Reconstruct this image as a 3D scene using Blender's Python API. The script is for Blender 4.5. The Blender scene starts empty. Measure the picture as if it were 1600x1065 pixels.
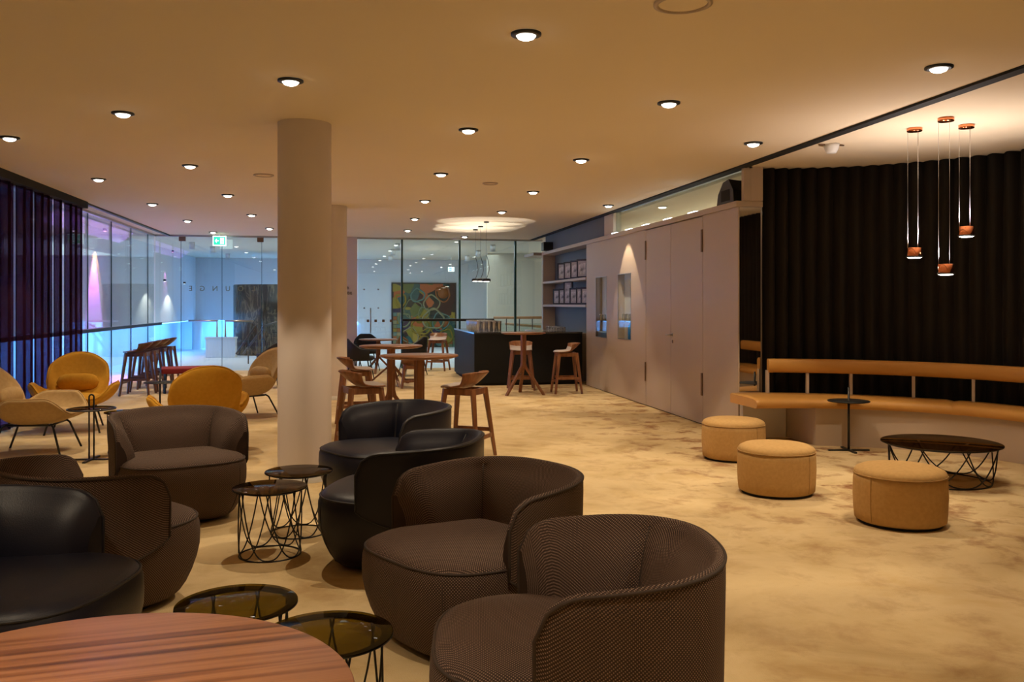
import bpy, math, random
from mathutils import Vector, Matrix
random.seed(7)
PI = math.pi
S = bpy.context.scene
C = S.collection
# ------------------------------------------------------------------ camera
TH = math.atan2(256, 1380)            # the room axis lies 10.5 deg left of the view axis
FPX, CX, HY, EYE = 1380.0, 800.0, 475.0, 1.5
cam = bpy.data.objects.new('camera', bpy.data.cameras.new('camera')); C.objects.link(cam)
cam.location = (0, 0, EYE); cam.rotation_euler = (PI/2, 0, -TH)
cam.data.sensor_width = 36; cam.data.lens = 36*FPX/1600
cam.data.shift_y = -57.5/1600
cam.data.clip_start = .05; cam.data.clip_end = 200
S.camera = cam
# ------------------------------------------------------------------ world, exposure
w = bpy.data.worlds.new('world'); S.world = w; w.use_nodes = True
w.node_tree.nodes['Background'].inputs[0].default_value = (.012, .016, .03, 1)
w.node_tree.nodes['Background'].inputs[1].default_value = .5
S.view_settings.view_transform = 'Standard'; S.view_settings.look = 'None'
S.view_settings.gamma = 1; S.view_settings.use_curve_mapping = False
S.view_settings.exposure = 0.0
LAMP_W = 116.0                         # watts of one ceiling downlight
WARM = (1.0, .80, .55)

def light(name, kind, loc, energy, color, parent=None, **kw):
    d = bpy.data.lights.new(name, kind); d.energy = energy; d.color = color
    rot = kw.pop('rot', None)
    for k, v in kw.items(): setattr(d, k, v)
    o = bpy.data.objects.new(name, d); C.objects.link(o); o.location = loc
    if rot: o.rotation_euler = rot
    if parent: o.parent = parent
    return o
ATR = 1.0
# area lights added to brighten the atrium and neighbouring rooms, no visible fittings
light('corridor_fill', 'AREA', (1.5, 25.5, 3.0), 170, (.84, .93, 1.0), shape='RECTANGLE', size=6.0, size_y=7.0)
light('atrium_fill', 'AREA', (-2.8, 25.5, 3.0), 30, (.50, .56, 1.0), shape='RECTANGLE', size=3.0, size_y=8.0)
light('blue_light', 'AREA', (-4.95, 19.5, .93), 330, (.09, .38, 1.0), shape='RECTANGLE', size=.25, size_y=20.0, rot=(0, math.radians(40), 0))
light('blue_light', 'AREA', (-2.2, 30.95, .93), 210, (.09, .38, 1.0), shape='RECTANGLE', size=5.0, size_y=.25, rot=(math.radians(28), 0, 0))
light('side_room_fill', 'AREA', (7.0, 14.5, 2.3), 95, (1.0, .86, .68), shape='RECTANGLE', size=3.0, size_y=8.0, rot=(PI, 0, 0))
light('purple_light', 'AREA', (-4.6, 17.5, 2.9), 26, (.62, .30, 1.0), shape='RECTANGLE', size=.35, size_y=5.0, rot=(0, math.radians(-35), 0))

# ------------------------------------------------------------------ geometry of the picture -> room
ct, st = math.cos(TH), math.sin(TH)
def room(X, d): return (X*ct + d*st, -X*st + d*ct)
def P(px, py, z=0.0):
    d = FPX*(EYE - z)/(py - HY); x, y = room((px - CX)/FPX*d, d); return Vector((x, y, z))
def D(px, d, z=0.0):
    x, y = room((px - CX)/FPX*d, d); return Vector((x, y, z))
def onS(px, s):                       # distance along the room where column px meets the plane x = s
    k = (px - CX)/FPX; d = s/(k*ct + st); return d*(-k*st + ct)
def onT(px, t):                       # x where column px meets the plane y = t
    k = (px - CX)/FPX; d = t/(-k*st + ct); return d*(k*ct + st)
def zat(py, x, y):                    # height at which row py meets the point above (x, y)
    return EYE - (py - HY)*(x*st + y*ct)/FPX
def face(fx, fd):                     # rotation so that local -Y looks along the camera frame direction (right, away)
    x, y = room(fx, fd); return math.atan2(x, -y)

# ------------------------------------------------------------------ mesh builder
class B:
    def __init__(s): s.v = []; s.f = []; s.uv = []; s.sm = []
    def add(s, vs, fs, uvs=None, smooth=True):
        n = len(s.v); s.v += [tuple(p) for p in vs]
        for i, f in enumerate(fs):
            s.f.append([n + k for k in f]); s.sm.append(smooth)
            s.uv.append(uvs[i] if uvs else None)
        return s
    def box(s, x0, x1, y0, y1, z0, z1, M=None):
        vs = [Vector(p) for p in ((x0,y0,z0),(x1,y0,z0),(x1,y1,z0),(x0,y1,z0),(x0,y0,z1),(x1,y0,z1),(x1,y1,z1),(x0,y1,z1))]
        if M: vs = [M @ p for p in vs]
        return s.add(vs, [(3,2,1,0),(4,5,6,7),(0,1,5,4),(1,2,6,5),(2,3,7,6),(3,0,4,7)], None, False)
    def bar(s, p0, p1, w0, h0, w1=None, h1=None, up=Vector((0, 0, 1))):
        p0 = Vector(p0); p1 = Vector(p1); w1 = w0 if w1 is None else w1; h1 = h0 if h1 is None else h1
        a = (p1 - p0).normalized(); r = a.cross(up)
        if r.length < 1e-3: r = Vector((1, 0, 0))
        r.normalize(); u = r.cross(a)
        vs = []
        for p, ww, hh in ((p0, w0, h0), (p1, w1, h1)):
            for sx, sy in ((-1,-1),(1,-1),(1,1),(-1,1)): vs.append(p + r*sx*ww/2 + u*sy*hh/2)
        return s.add(vs, [(3,2,1,0),(4,5,6,7),(0,1,5,4),(1,2,6,5),(2,3,7,6),(3,0,4,7)], None, False)
    def tube(s, path, r, n=8, closed=False, caps=True):
        path = [Vector(p) for p in path]; m = len(path); rings = []
        t0 = (path[1] - path[0]).normalized(); nrm = t0.orthogonal().normalized()
        for i, p in enumerate(path):
            a = path[(i-1) % m] if closed or i > 0 else p; b = path[(i+1) % m] if closed or i < m-1 else p
            t = (b - a).normalized(); nrm = (nrm - t*nrm.dot(t)).normalized(); bn = t.cross(nrm)
            rr = r[i] if isinstance(r, (list, tuple)) else r
            rings.append([p + (nrm*math.cos(2*PI*k/n) + bn*math.sin(2*PI*k/n))*rr for k in range(n)])
        vs = [q for R_ in rings for q in R_]; fs = []
        for i in range(m if closed else m-1):
            j = (i+1) % m
            for k in range(n): fs.append((i*n+k, i*n+(k+1) % n, j*n+(k+1) % n, j*n+k))
        if caps and not closed: fs += [tuple(range(n))[::-1], tuple((m-1)*n+k for k in range(n))]
        return s.add(vs, fs)
    def lathe(s, prof, c=(0,0,0), n=32, cap=True):
        c = Vector(c); vs = []; fs = []; uvs = []; m = len(prof); L = [0]
        for i in range(1, m): L.append(L[-1] + math.hypot(prof[i][0]-prof[i-1][0], prof[i][1]-prof[i-1][1]))
        rm = max(p[0] for p in prof)
        for r, z in prof:
            for k in range(n): vs.append(c + Vector((r*math.cos(2*PI*k/n), r*math.sin(2*PI*k/n), z)))
        for i in range(m-1):
            for k in range(n):
                fs.append((i*n+k, i*n+(k+1) % n, (i+1)*n+(k+1) % n, (i+1)*n+k))
                u0 = 2*PI*k/n*rm; u1 = 2*PI*(k+1)/n*rm; uvs.append([(u0,L[i]),(u1,L[i]),(u1,L[i+1]),(u0,L[i+1])])
        if cap:
            for i, rev in ((0, True), (m-1, False)):
                if prof[i][0] > 1e-4:
                    f = [i*n+k for k in range(n)]; f = f[::-1] if rev else f
                    fs.append(f); uvs.append([(vs[q][0], vs[q][1]) for q in f])
        return s.add(vs, fs, uvs)
    def grid(s, G, U=None, V=None, wrap=False):      # G[i][j]; uv from U[i][j]
        m, n = len(G), len(G[0]); vs = [p for row in G for p in row]; fs = []; uvs = []
        for i in range(m if wrap else m-1):
            i2 = (i+1) % m
            for j in range(n-1):
                fs.append((i*n+j, i2*n+j, i2*n+j+1, i*n+j+1))
                if U:
                    ua, ub = (U[i], U[i+1]) if not wrap else (U[i], U[i+1]); uvs.append([(ua, V[i][j]), (ub, V[i2][j]), (ub, V[i2][j+1]), (ua, V[i][j+1])])
        return s.add(vs, fs, uvs if U else None)
    def ob(s, name, mat, parent=None, bevel=0, solid=0, sub=0, loc=None, rotz=0):
        me = bpy.data.meshes.new(name); me.from_pydata(s.v, [], s.f); 
        if any(u for u in s.uv):
            L = me.uv_layers.new(name='UVMap'); i = 0
            for f, u in zip(s.f, s.uv):
                for k in range(len(f)):
                    L.data[i].uv = u[k] if u else (0, 0); i += 1
        me.polygons.foreach_set('use_smooth', s.sm)
        me.materials.append(mat); me.validate(); me.update()
        o = bpy.data.objects.new(name, me); C.objects.link(o)
        if parent: o.parent = parent
        if loc is not None: o.location = loc
        if rotz: o.rotation_euler.z = rotz
        if solid:
            m = o.modifiers.new('s', 'SOLIDIFY'); m.thickness = solid; m.offset = 0
        if bevel:
            m = o.modifiers.new('b', 'BEVEL'); m.width = bevel; m.segments = 2; m.limit_method = 'ANGLE'; m.angle_limit = .6
        if sub:
            m = o.modifiers.new('u', 'SUBSURF'); m.levels = sub; m.render_levels = sub
        return o
def thing(name, label, cat, loc=(0,0,0), rotz=0, group=None):
    o = bpy.data.objects.new(name, None); C.objects.link(o); o.empty_display_size = .1
    o.location = loc; o.rotation_euler.z = rotz; o['label'] = label; o['category'] = cat
    if group: o['group'] = group
    return o
def tag(o, label, cat, group=None):
    o['label'] = label; o['category'] = cat
    if group: o['group'] = group
    return o
def struct(o, label=None):
    o['kind'] = 'structure'
    if label: o['label'] = label
    return o
def dup(root, loc, rotz, label, group=None):
    r = root.copy(); C.objects.link(r); r.location = loc; r.rotation_euler = (0, 0, rotz); r['label'] = label
    if group: r['group'] = group
    for ch in list(root.children):
        c = ch.copy(); C.objects.link(c); c.parent = r
        for g in list(ch.children):
            e = g.copy(); C.objects.link(e); e.parent = c
    return r
def catmull(pts, k=8):
    pts = [Vector(p) for p in pts]; out = []
    for i in range(len(pts)-1):
        p0 = pts[max(i-1, 0)]; p1 = pts[i]; p2 = pts[i+1]; p3 = pts[min(i+2, len(pts)-1)]
        for j in range(k):
            t = j/k
            out.append(.5*((2*p1) + (p2-p0)*t + (2*p0-5*p1+4*p2-p3)*t*t + (3*p1-p0-3*p2+p3)*t**3))
    return out + [pts[-1]]

# ------------------------------------------------------------------ materials
def mat(name, col, rough=.6, metal=0, emit=None, es=0, spec=.5, **kw):
    m = bpy.data.materials.new(name); m.use_nodes = True; b = m.node_tree.nodes['Principled BSDF']
    b.inputs['Base Color'].default_value = (*col, 1); b.inputs['Roughness'].default_value = rough
    b.inputs['Metallic'].default_value = metal; b.inputs['Specular IOR Level'].default_value = spec
    if emit: b.inputs['Emission Color'].default_value = (*emit, 1); b.inputs['Emission Strength'].default_value = es
    for k, v in kw.items(): b.inputs[k.replace('_', ' ')].default_value = v
    return m
def N(m, t, **kw):
    n = m.node_tree.nodes.new(t)
    for k, v in kw.items():
        if k.startswith('i_'):
            key = k[2:]; key = int(key) if key.isdigit() else key.replace('_', ' ')
            n.inputs[key].default_value = v
        else: setattr(n, k, v)
    return n
def L(m, a, b): m.node_tree.links.new(a, b)
def ramp(m, stops, fac):
    r = N(m, 'ShaderNodeValToRGB'); e = r.color_ramp.elements
    while len(e) < len(stops): e.new(.5)
    for i, (p, c) in enumerate(stops): e[i].position = p; e[i].color = (*c, 1)
    L(m, fac, r.inputs[0]); return r
def bump(m, h, strength, dist=.01):
    b = N(m, 'ShaderNodeBump'); b.inputs['Strength'].default_value = strength; b.inputs['Distance'].default_value = dist
    L(m, h, b.inputs['Height']); L(m, b.outputs[0], m.node_tree.nodes['Principled BSDF'].inputs['Normal'])
def noisy(name, stops, scale=4, rough=.7, detail=6, stretch=(1,1,1), b=0, bs=60, coord='Object', distort=0, spec=.5):
    m = mat(name, stops[0][1], rough, spec=spec); tc = N(m, 'ShaderNodeTexCoord'); mp = N(m, 'ShaderNodeMapping'); mp.inputs['Scale'].default_value = stretch
    L(m, tc.outputs[coord], mp.inputs[0]); n = N(m, 'ShaderNodeTexNoise', i_Scale=scale, i_Detail=detail, i_Distortion=distort); L(m, mp.outputs[0], n.inputs['Vector'])
    r = ramp(m, stops, n.outputs['Fac']); L(m, r.outputs[0], m.node_tree.nodes['Principled BSDF'].inputs['Base Color'])
    if b:
        n2 = N(m, 'ShaderNodeTexNoise', i_Scale=bs, i_Detail=3); L(m, tc.outputs[coord], n2.inputs['Vector']); bump(m, n2.outputs['Fac'], b)
    return m
def wood(name, dark, light_, scale=1.0, rough=.38, axis=0):
    st_ = [9, 9, 9]; st_[axis] = .7
    m = noisy(name, [(.28, dark), (.5, tuple((a+b)/2 for a, b in zip(dark, light_))), (.72, light_)], 2.2*scale, rough, 8, tuple(st_), distort=.6)
    return m
def glass(name, tint, gloss=.08, rough=.0, gcol=(1,1,1), fr=.5):
    m = bpy.data.materials.new(name); m.use_nodes = True; nt = m.node_tree; nt.nodes.clear()
    o = nt.nodes.new('ShaderNodeOutputMaterial'); mx = nt.nodes.new('ShaderNodeMixShader'); t = nt.nodes.new('ShaderNodeBsdfTransparent'); g = nt.nodes.new('ShaderNodeBsdfGlossy')
    t.inputs[0].default_value = (*tint, 1); g.inputs['Roughness'].default_value = rough; g.inputs[0].default_value = (*gcol, 1)
    lw = nt.nodes.new('ShaderNodeLayerWeight'); lw.inputs[0].default_value = .35
    ma = nt.nodes.new('ShaderNodeMath'); ma.operation = 'MULTIPLY_ADD'; ma.inputs[1].default_value = fr; ma.inputs[2].default_value = gloss; ma.use_clamp = True
    nt.links.new(lw.outputs['Fresnel'], ma.inputs[0]); nt.links.new(ma.outputs[0], mx.inputs[0])
    nt.links.new(t.outputs[0], mx.inputs[1]); nt.links.new(g.outputs[0], mx.inputs[2]); nt.links.new(mx.outputs[0], o.inputs[0])
    return m
def weave(name, dark, lite, pitch=.0042):
    m = mat(name, dark, .85, spec=.25); uv = N(m, 'ShaderNodeUVMap'); sep = N(m, 'ShaderNodeSeparateXYZ'); L(m, uv.outputs[0], sep.inputs[0])
    outs = []
    for k in (0, 1):
        mu = N(m, 'ShaderNodeMath', operation='MULTIPLY', i_1=PI/pitch*(1 if k == 0 else 1.0)); L(m, sep.outputs[k], mu.inputs[0])
        si = N(m, 'ShaderNodeMath', operation='SINE'); L(m, mu.outputs[0], si.inputs[0]); outs.append(si)
    pr = N(m, 'ShaderNodeMath', operation='MULTIPLY'); L(m, outs[0].outputs[0], pr.inputs[0]); L(m, outs[1].outputs[0], pr.inputs[1])
    r = ramp(m, [(.0, dark), (.42, tuple(a*.6+b*.4 for a, b in zip(dark, lite))), (.8, lite)], pr.outputs[0])
    L(m, r.outputs[0], m.node_tree.nodes['Principled BSDF'].inputs['Base Color']); bump(m, pr.outputs[0], .5, .002)
    return m

M = {}
M['ceiling'] = noisy('ceiling_paint', [(.3, (.83,.71,.53)), (.7, (.85,.735,.55))], .6, .9)
M['white'] = mat('white_paint', (.72,.71,.69), .7)
M['hall_white'] = mat('hall_white', (.74,.76,.78), .7)
M['cream'] = mat('cream_paint', (.72,.66,.54), .8)
M['column'] = noisy('column_paint', [(.3, (.66,.58,.54)), (.7, (.70,.62,.57))], 1.2, .65)
M['lacquer'] = noisy('greige_lacquer', [(.3, (.50,.40,.315)), (.7, (.53,.425,.335))], .8, .42)
M['bluegrey'] = noisy('blue_grey_paint', [(.3, (.12,.145,.17)), (.7, (.135,.16,.19))], 1, .6)
M['black'] = mat('black_metal', (.008,.008,.009), .4)
M['blackmat'] = mat('black_matt', (.006,.006,.006), .8)
M['dark_bar'] = mat('bar_front_laminate', (.012,.013,.014), .6, spec=.2)
M['bartop'] = mat('bar_top_stone', (.05,.05,.05), .08, spec=.8)
M['steel'] = mat('brushed_steel', (.45,.44,.42), .3, 1)
M['bronze'] = mat('bronze', (.22,.14,.09), .35, .8)
M['copper'] = mat('copper', (.75,.27,.12), .18, 1)
M['wire'] = mat('steel_wire', (.6,.6,.62), .3, 1)
M['lens'] = mat('lamp_lens', (1,1,1), .3, emit=(1,.93,.82), es=14)
M['lens_w'] = mat('lamp_lens_cool', (1,1,1), .3, emit=(.9,.95,1), es=6)
M['signg'] = mat('exit_green', (.0,.4,.2), .4, emit=(.02,.85,.35), es=1.6)
M['signw'] = mat('exit_white', (1,1,1), .4, emit=(.75,1,.9), es=2.2)
M['signb'] = mat('exit_blue', (.3,.5,.9), .4, emit=(.45,.6,1), es=.4)
M['glass'] = glass('pane_glass', (.88,.95,.94), .04, fr=.35)
M['vitrine'] = glass('vitrine_glass', (.93,.95,.95), .01, fr=.08)
M['glassedge'] = mat('glass_edge', (.02,.07,.065), .2)
M['clear'] = glass('drink_glass', (.95,.96,.96), .24)
M['smoke'] = glass('smoked_glass', (.40,.35,.13), .03, 0, fr=.10)
M['smoke2'] = glass('dark_smoked_glass', (.26,.19,.11), .05, 0, fr=.22)
M['mirror'] = mat('mirror', (.8,.8,.8), .02, 1)
M['brown'] = weave('brown_weave', (.042,.026,.020), (.30,.205,.16), .0056)
M['brownpipe'] = mat('brown_piping', (.04,.025,.018), .8)
M['navy'] = noisy('navy_leather', [(.3, (.0065,.0075,.017)), (.7, (.009,.0105,.022))], 5, .42, b=.12, bs=240, spec=.32)
M['navypipe'] = mat('navy_piping', (.006,.006,.011), .5)
M['mustard'] = noisy('mustard_wool', [(.3, (.54,.27,.025)), (.7, (.60,.31,.035))], 30, .9, b=.2, bs=400, spec=.2)
M['sand'] = noisy('sand_wool', [(.3, (.44,.29,.13)), (.7, (.50,.34,.16))], 30, .9, b=.2, bs=400, spec=.2)
M['pouf'] = noisy('pouf_wool', [(.3, (.55,.34,.13)), (.7, (.62,.39,.16))], 40, .9, b=.25, bs=380, spec=.2)
M['poufpipe'] = mat('pouf_piping', (.42,.25,.09), .9)
M['tan'] = noisy('tan_leather', [(.3, (.58,.29,.065)), (.7, (.64,.33,.08))], 3, .45, b=.08, bs=160)
M['walnut'] = wood('walnut', (.15,.055,.022), (.32,.14,.06))
M['stoolwood'] = wood('stool_walnut', (.15,.055,.022), (.33,.14,.06), 1.4, axis=2)
M['darkwood'] = wood('dark_walnut', (.07,.028,.018), (.14,.06,.035), 1.4, axis=2)
M['railwood'] = wood('rail_beech', (.55,.26,.11), (.66,.34,.16))
M['pad'] = noisy('grey_felt', [(.3, (.42,.36,.34)), (.7, (.47,.41,.39))], 60, .95, b=.2, bs=500)
M['dark_up'] = mat('black_upholstery', (.012,.012,.017), .7)
M['red'] = mat('red_felt', (.20,.012,.015), .9)
M['paper'] = noisy('photo_print', [(.35, (.10,.11,.12)), (.5, (.45,.46,.47)), (.62, (.7,.7,.7))], 9, .4)
M['mount'] = mat('mount_board', (.42,.42,.43), .6)
M['seamd'] = mat('seam_dark', (.02,.017,.013), .9)
M['letter'] = mat('letter_bronze', (.34,.25,.12), .45)
# black curtain / purple sheer
M['drape'] = noisy('black_drape', [(.3, (.015,.013,.011)), (.7, (.022,.019,.016))], 6, .85, stretch=(3,3,.2), spec=.2)
def sheer():
    m = bpy.data.materials.new('purple_sheer'); m.use_nodes = True; nt = m.node_tree; nt.nodes.clear()
    o = nt.nodes.new('ShaderNodeOutputMaterial'); mx = nt.nodes.new('ShaderNodeMixShader'); mx.inputs[0].default_value = .88
    t = nt.nodes.new('ShaderNodeBsdfTransparent'); t.inputs[0].default_value = (.75,.55,.9,1)
    d = nt.nodes.new('ShaderNodeBsdfDiffuse'); d.inputs[0].default_value = (.022,.007,.020,1)
    nt.links.new(t.outputs[0], mx.inputs[1]); nt.links.new(d.outputs[0], mx.inputs[2]); nt.links.new(mx.outputs[0], o.inputs[0])
    return m
M['sheer'] = sheer()
# mottled carpet
def carpet():
    m = mat('mottled_carpet', (.5,.35,.18), .9, spec=.15); tc = N(m, 'ShaderNodeTexCoord')
    n1 = N(m, 'ShaderNodeTexNoise', i_Scale=1.1, i_Detail=8, i_Roughness=.62, i_Distortion=.5); L(m, tc.outputs['Object'], n1.inputs['Vector'])
    r1 = ramp(m, [(.30, (.44,.30,.135)), (.44, (.60,.45,.24)), (.56, (.66,.51,.29)), (.72, (.56,.39,.18))], n1.outputs['Fac'])
    n2 = N(m, 'ShaderNodeTexNoise', i_Scale=3.4, i_Detail=9, i_Roughness=.66, i_Distortion=.3); L(m, tc.outputs['Object'], n2.inputs['Vector'])
    r2 = ramp(m, [(.50, (0,0,0)), (.64, (1,1,1))], n2.outputs['Fac'])
    n3 = N(m, 'ShaderNodeTexNoise', i_Scale=.35, i_Detail=3); L(m, tc.outputs['Object'], n3.inputs['Vector'])
    # stronger brown blotches towards the alcove on the right: where the carpet's own pattern is darker
    sx = N(m, 'ShaderNodeSeparateXYZ'); L(m, tc.outputs['Object'], sx.inputs[0])
    mr = N(m, 'ShaderNodeMapRange', i_1=1.6, i_2=4.0, i_3=.22, i_4=1.0); L(m, sx.outputs[0], mr.inputs[0])
    r3 = ramp(m, [(.35, (.4,.4,.4)), (.6, (1,1,1))], n3.outputs['Fac'])
    a = N(m, 'ShaderNodeMath', operation='MULTIPLY'); L(m, r2.outputs[0], a.inputs[0]); L(m, r3.outputs[0], a.inputs[1])
    a2 = N(m, 'ShaderNodeMath', operation='MULTIPLY'); L(m, a.outputs[0], a2.inputs[0]); L(m, mr.outputs[0], a2.inputs[1])
    mx = N(m, 'ShaderNodeMix', data_type='RGBA'); L(m, a2.outputs[0], mx.inputs[0]); L(m, r1.outputs[0], mx.inputs[6]); mx.inputs[7].default_value = (.24,.095,.035,1)
    L(m, mx.outputs[2], m.node_tree.nodes['Principled BSDF'].inputs['Base Color'])
    n4 = N(m, 'ShaderNodeTexNoise', i_Scale=180, i_Detail=2); L(m, tc.outputs['Object'], n4.inputs['Vector']); bump(m, n4.outputs['Fac'], .3)
    return m
M['carpet'] = carpet()
def marble():
    m = mat('dark_marble', (.03,.03,.03), .2); tc = N(m, 'ShaderNodeTexCoord')
    n = N(m, 'ShaderNodeTexNoise', i_Scale=2.2, i_Detail=10, i_Distortion=1.6); mp = N(m, 'ShaderNodeMapping'); mp.inputs['Scale'].default_value = (2,2,.5)
    L(m, tc.outputs['Object'], mp.inputs[0]); L(m, mp.outputs[0], n.inputs['Vector'])
    r = ramp(m, [(.46, (.018,.02,.022)), (.52, (.16,.14,.09)), (.55, (.02,.022,.025))], n.outputs['Fac'])
    L(m, r.outputs[0], m.node_tree.nodes['Principled BSDF'].inputs['Base Color']); return m
M['marble'] = marble()
def canvas():
    m = mat('abstract_painting', (.1,.1,.05), .45); tc = N(m, 'ShaderNodeTexCoord')
    nz = N(m, 'ShaderNodeTexNoise', i_Scale=1.6, i_Detail=2); L(m, tc.outputs['Object'], nz.inputs['Vector'])
    av = N(m, 'ShaderNodeMix', data_type='RGBA', i_0=.22); L(m, tc.outputs['Object'], av.inputs[6]); L(m, nz.outputs['Color'], av.inputs[7])
    v = N(m, 'ShaderNodeTexVoronoi', i_Scale=3.6); L(m, av.outputs[2], v.inputs['Vector'])
    sp = N(m, 'ShaderNodeSeparateXYZ'); L(m, v.outputs['Color'], sp.inputs[0])
    r = ramp(m, [(.0,(.012,.02,.012)),(.18,(.05,.012,.006)),(.34,(.03,.09,.08)),(.46,(.30,.22,.02)),(.58,(.025,.02,.012)),(.70,(.02,.012,.05)),(.8,(.45,.10,.02)),(.9,(.12,.14,.03)),(1,(.015,.03,.02))], sp.outputs[0])
    r.color_ramp.interpolation = 'CONSTANT'
    L(m, r.outputs[0], m.node_tree.nodes['Principled BSDF'].inputs['Base Color']); return m
M['canvas'] = canvas()

# ================================================================== THE SETTING
CZ = 3.05
GL, GB, PS = -4.25, 20.8, 4.33          # left glass, back glass, partition face
WL, WB = -5.0, 30.9                     # atrium wall beyond the left glass, far wall
b = B().box(GL, 7.2, -4, GB, -.2, 0); struct(b.ob('floor', M['carpet']), 'cream and tan mottled carpet')
b = B().box(-7.2, GL, -4, 32.6, -.2, -.001); b.box(GL, 9.6, GB, 32.6, -.2, -.001); b.box(4.6+2.6, 9.6, 9.2, GB, -.2, -.001)
struct(b.ob('floor_hall', M['hall_white']))
b = B().box(-7.2, 9.6, -4, 32.6, CZ, CZ+.2); struct(b.ob('ceiling', M['ceiling']), 'warm plaster ceiling')
struct(B().box(-4.4, 7.3, -4.15, -4, 0, CZ).ob('wall_back', M['cream']))
struct(B().box(-4.4, GL, -4, 9.0, 0, CZ).ob('wall_left', M['cream']))  # unseen wall added to contain light; the glass would go on here
b = B().box(7.1, 7.25, -4, 9.6, 0, CZ); b.box(4.6, 7.25, 9.5, 9.65, 0, CZ); struct(b.ob('wall_right', M['cream']))
b = B().box(9.5, 9.6, 9.6, 32.6, 0, CZ); struct(b.ob('wall_side_room', M['cream']))
b = B().box(WL-.15, WL, 9.0, WB+.15, .96, CZ-.001); struct(b.ob('wall_atrium', M['hall_white']))
FX = onT(556, WB)
b = B().box(WL, FX, WB, WB+.15, .96, CZ-.001); b.box(FX, 9.6, WB, WB+.15, 0, CZ-.001)
struct(b.ob('wall_far', M['hall_white']))
b = B().box(-5.75, -5.6, 6, 31.8, 0, .96); b.box(-5.75, FX, 31.7, 31.8, 0, .96); b.box(FX, FX+.1, WB+.15, 31.7, 0, .96)
b.box(-7.05, WL-.15, 6, WB, .95, 1.05); b.box(-7.05, FX, WB+.15, 32.5, .95, 1.05); b.box(-7.05, WL, 8.9, 9.0, 0, 1)
struct(b.ob('wall_lower', M['hall_white']))
# cream return wall beyond the glass on the right
cx0 = onT(762, 26.5); b = B().box(cx0, 9.5, 26.5, 26.7, 0, CZ-.001); struct(b.ob('wall_return', M['cream']))
# black ceiling tracks
struct(B().box(4.30, 4.40, -4, GB, CZ-.02, CZ+.01).ob('trim_1', M['blackmat']), 'black shadow gap in the ceiling over the partition')
struct(B().box(-4.0, -3.88, 4, 14.35, CZ-.10, CZ).ob('trim_2', M['blackmat']), 'black curtain track')
struct(B().box(-3.97, -3.91, 14.35, GB-.05, CZ-.03, CZ).ob('trim_3', M['black']), 'thin black track along the left glass')
# glazing ---------------------------------------------------------
b = B(); wl = struct(B().box(GL-.03, GL+.03, 9.0, GB, CZ-.04, CZ).ob('window_1', M['steel']), 'frameless glass wall on the left')
ts = [9.0, 11.3, 13.2, onS(137, GL), onS(174, GL), onS(204.5, GL), onS(231, GL), GB-.02]
for t0, t1 in zip(ts, ts[1:]):
    B().box(GL-.008, GL+.008, t0+.008, t1-.008, .01, CZ-.04).ob('pane', M['glass'], wl)
for t in ts[1:-1]: B().box(GL-.009, GL+.009, t-.008, t+.008, .01, CZ-.04).ob('glass_joint', M['glassedge'], wl)
B().box(GL+.03, GL+.09, 9.0, onS(247, GL), 1.03, 1.09).ob('rail', M['black'], wl, bevel=.01)
wb = struct(B().box(GL, 4.6, GB-.03, GB+.03, CZ-.04, CZ).ob('window_2', M['steel']), 'glass wall at the back of the lounge')
xs = [GL+.02, onT(283, GB), onT(347, GB), onT(409, GB), onT(470, GB), ]
for x0, x1 in zip(xs, xs[1:]): B().box(x0+.006, x1-.006, GB-.008, GB+.008, .01, CZ-.04).ob('pane', M['glass'], wb)
for x in xs[1:-1]: B().box(x-.005, x+.005, GB-.009, GB+.009, .01, CZ-.04).ob('glass_joint', M['glassedge'], wb)
x2 = [onT(558, GB), onT(628, GB), onT(718, GB), onT(805, GB), 4.6]
for x0, x1 in zip(x2, x2[1:]): B().box(x0+.02, x1-.02, GB-.008, GB+.008, .01, CZ-.04).ob('pane', M['glass'], wb)
for x in x2[1:-1]: B().box(x-.022, x+.022, GB-.05, GB+.05, 0, CZ-.04).ob('glass_fin', M['glassedge'], wb)
for px in (285, 407): x = onT(px, GB); B().box(x-.07, x+.07, GB-.04, GB+.04, CZ-.14, CZ-.04).ob('clamp', M['bronze'], wb, bevel=.005)
B().box(onT(628, GB), onT(771, GB), GB-.14, GB-.09, 1.10, 1.16).ob('rail', M['black'], wb, bevel=.01)
for px in (630, 700, 768): x = onT(px, GB); B().box(x-.015, x+.015, GB-.1, GB, 1.11, 1.15).ob('bracket', M['black'], wb)
for px in (575, 587, 599, 611): x = onT(px, GB); z = zat(501, x, GB); B().box(x-.03, x+.03, GB-.012, GB-.009, z-.03, z+.03).ob('sticker', M['bronze'], wb)
x = onT(579, GB); B().tube([(x, GB-.07, zat(520, x, GB)), (x, GB-.07, zat(481, x, GB))], .015).ob('door_handle', M['steel'], wb)
for zz in (515, 486): B().tube([(x, GB-.07, zat(zz, x, GB)), (x, GB, zat(zz, x, GB))], .01).ob('bracket', M['steel'], wb)
for px in (569, 591):
    for zz in (452, 481): x = onT(px, GB); z = zat(zz, x, GB); B().tube([(x, GB-.03, z), (x, GB+.03, z)], .02, 10).ob('fitting', M['steel'], wb)
# door pulls: L shaped bars
for pa, pb in ((296, 340), (396, 353)):
    xa, xb = onT(pa, GB), onT(pb, GB); za = zat(501, xa, GB); zb = zat(526, xb, GB)
    B().tube([(xa, GB-.09, za), (xb, GB-.09, za), (xb, GB-.09, zb)], .022, 10).ob('door_handle', M['steel'], wb)
    for xx in (xa, xb): B().tube([(xx, GB-.09, za), (xx, GB, za)], .014).ob('bracket', M['steel'], wb)
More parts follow.
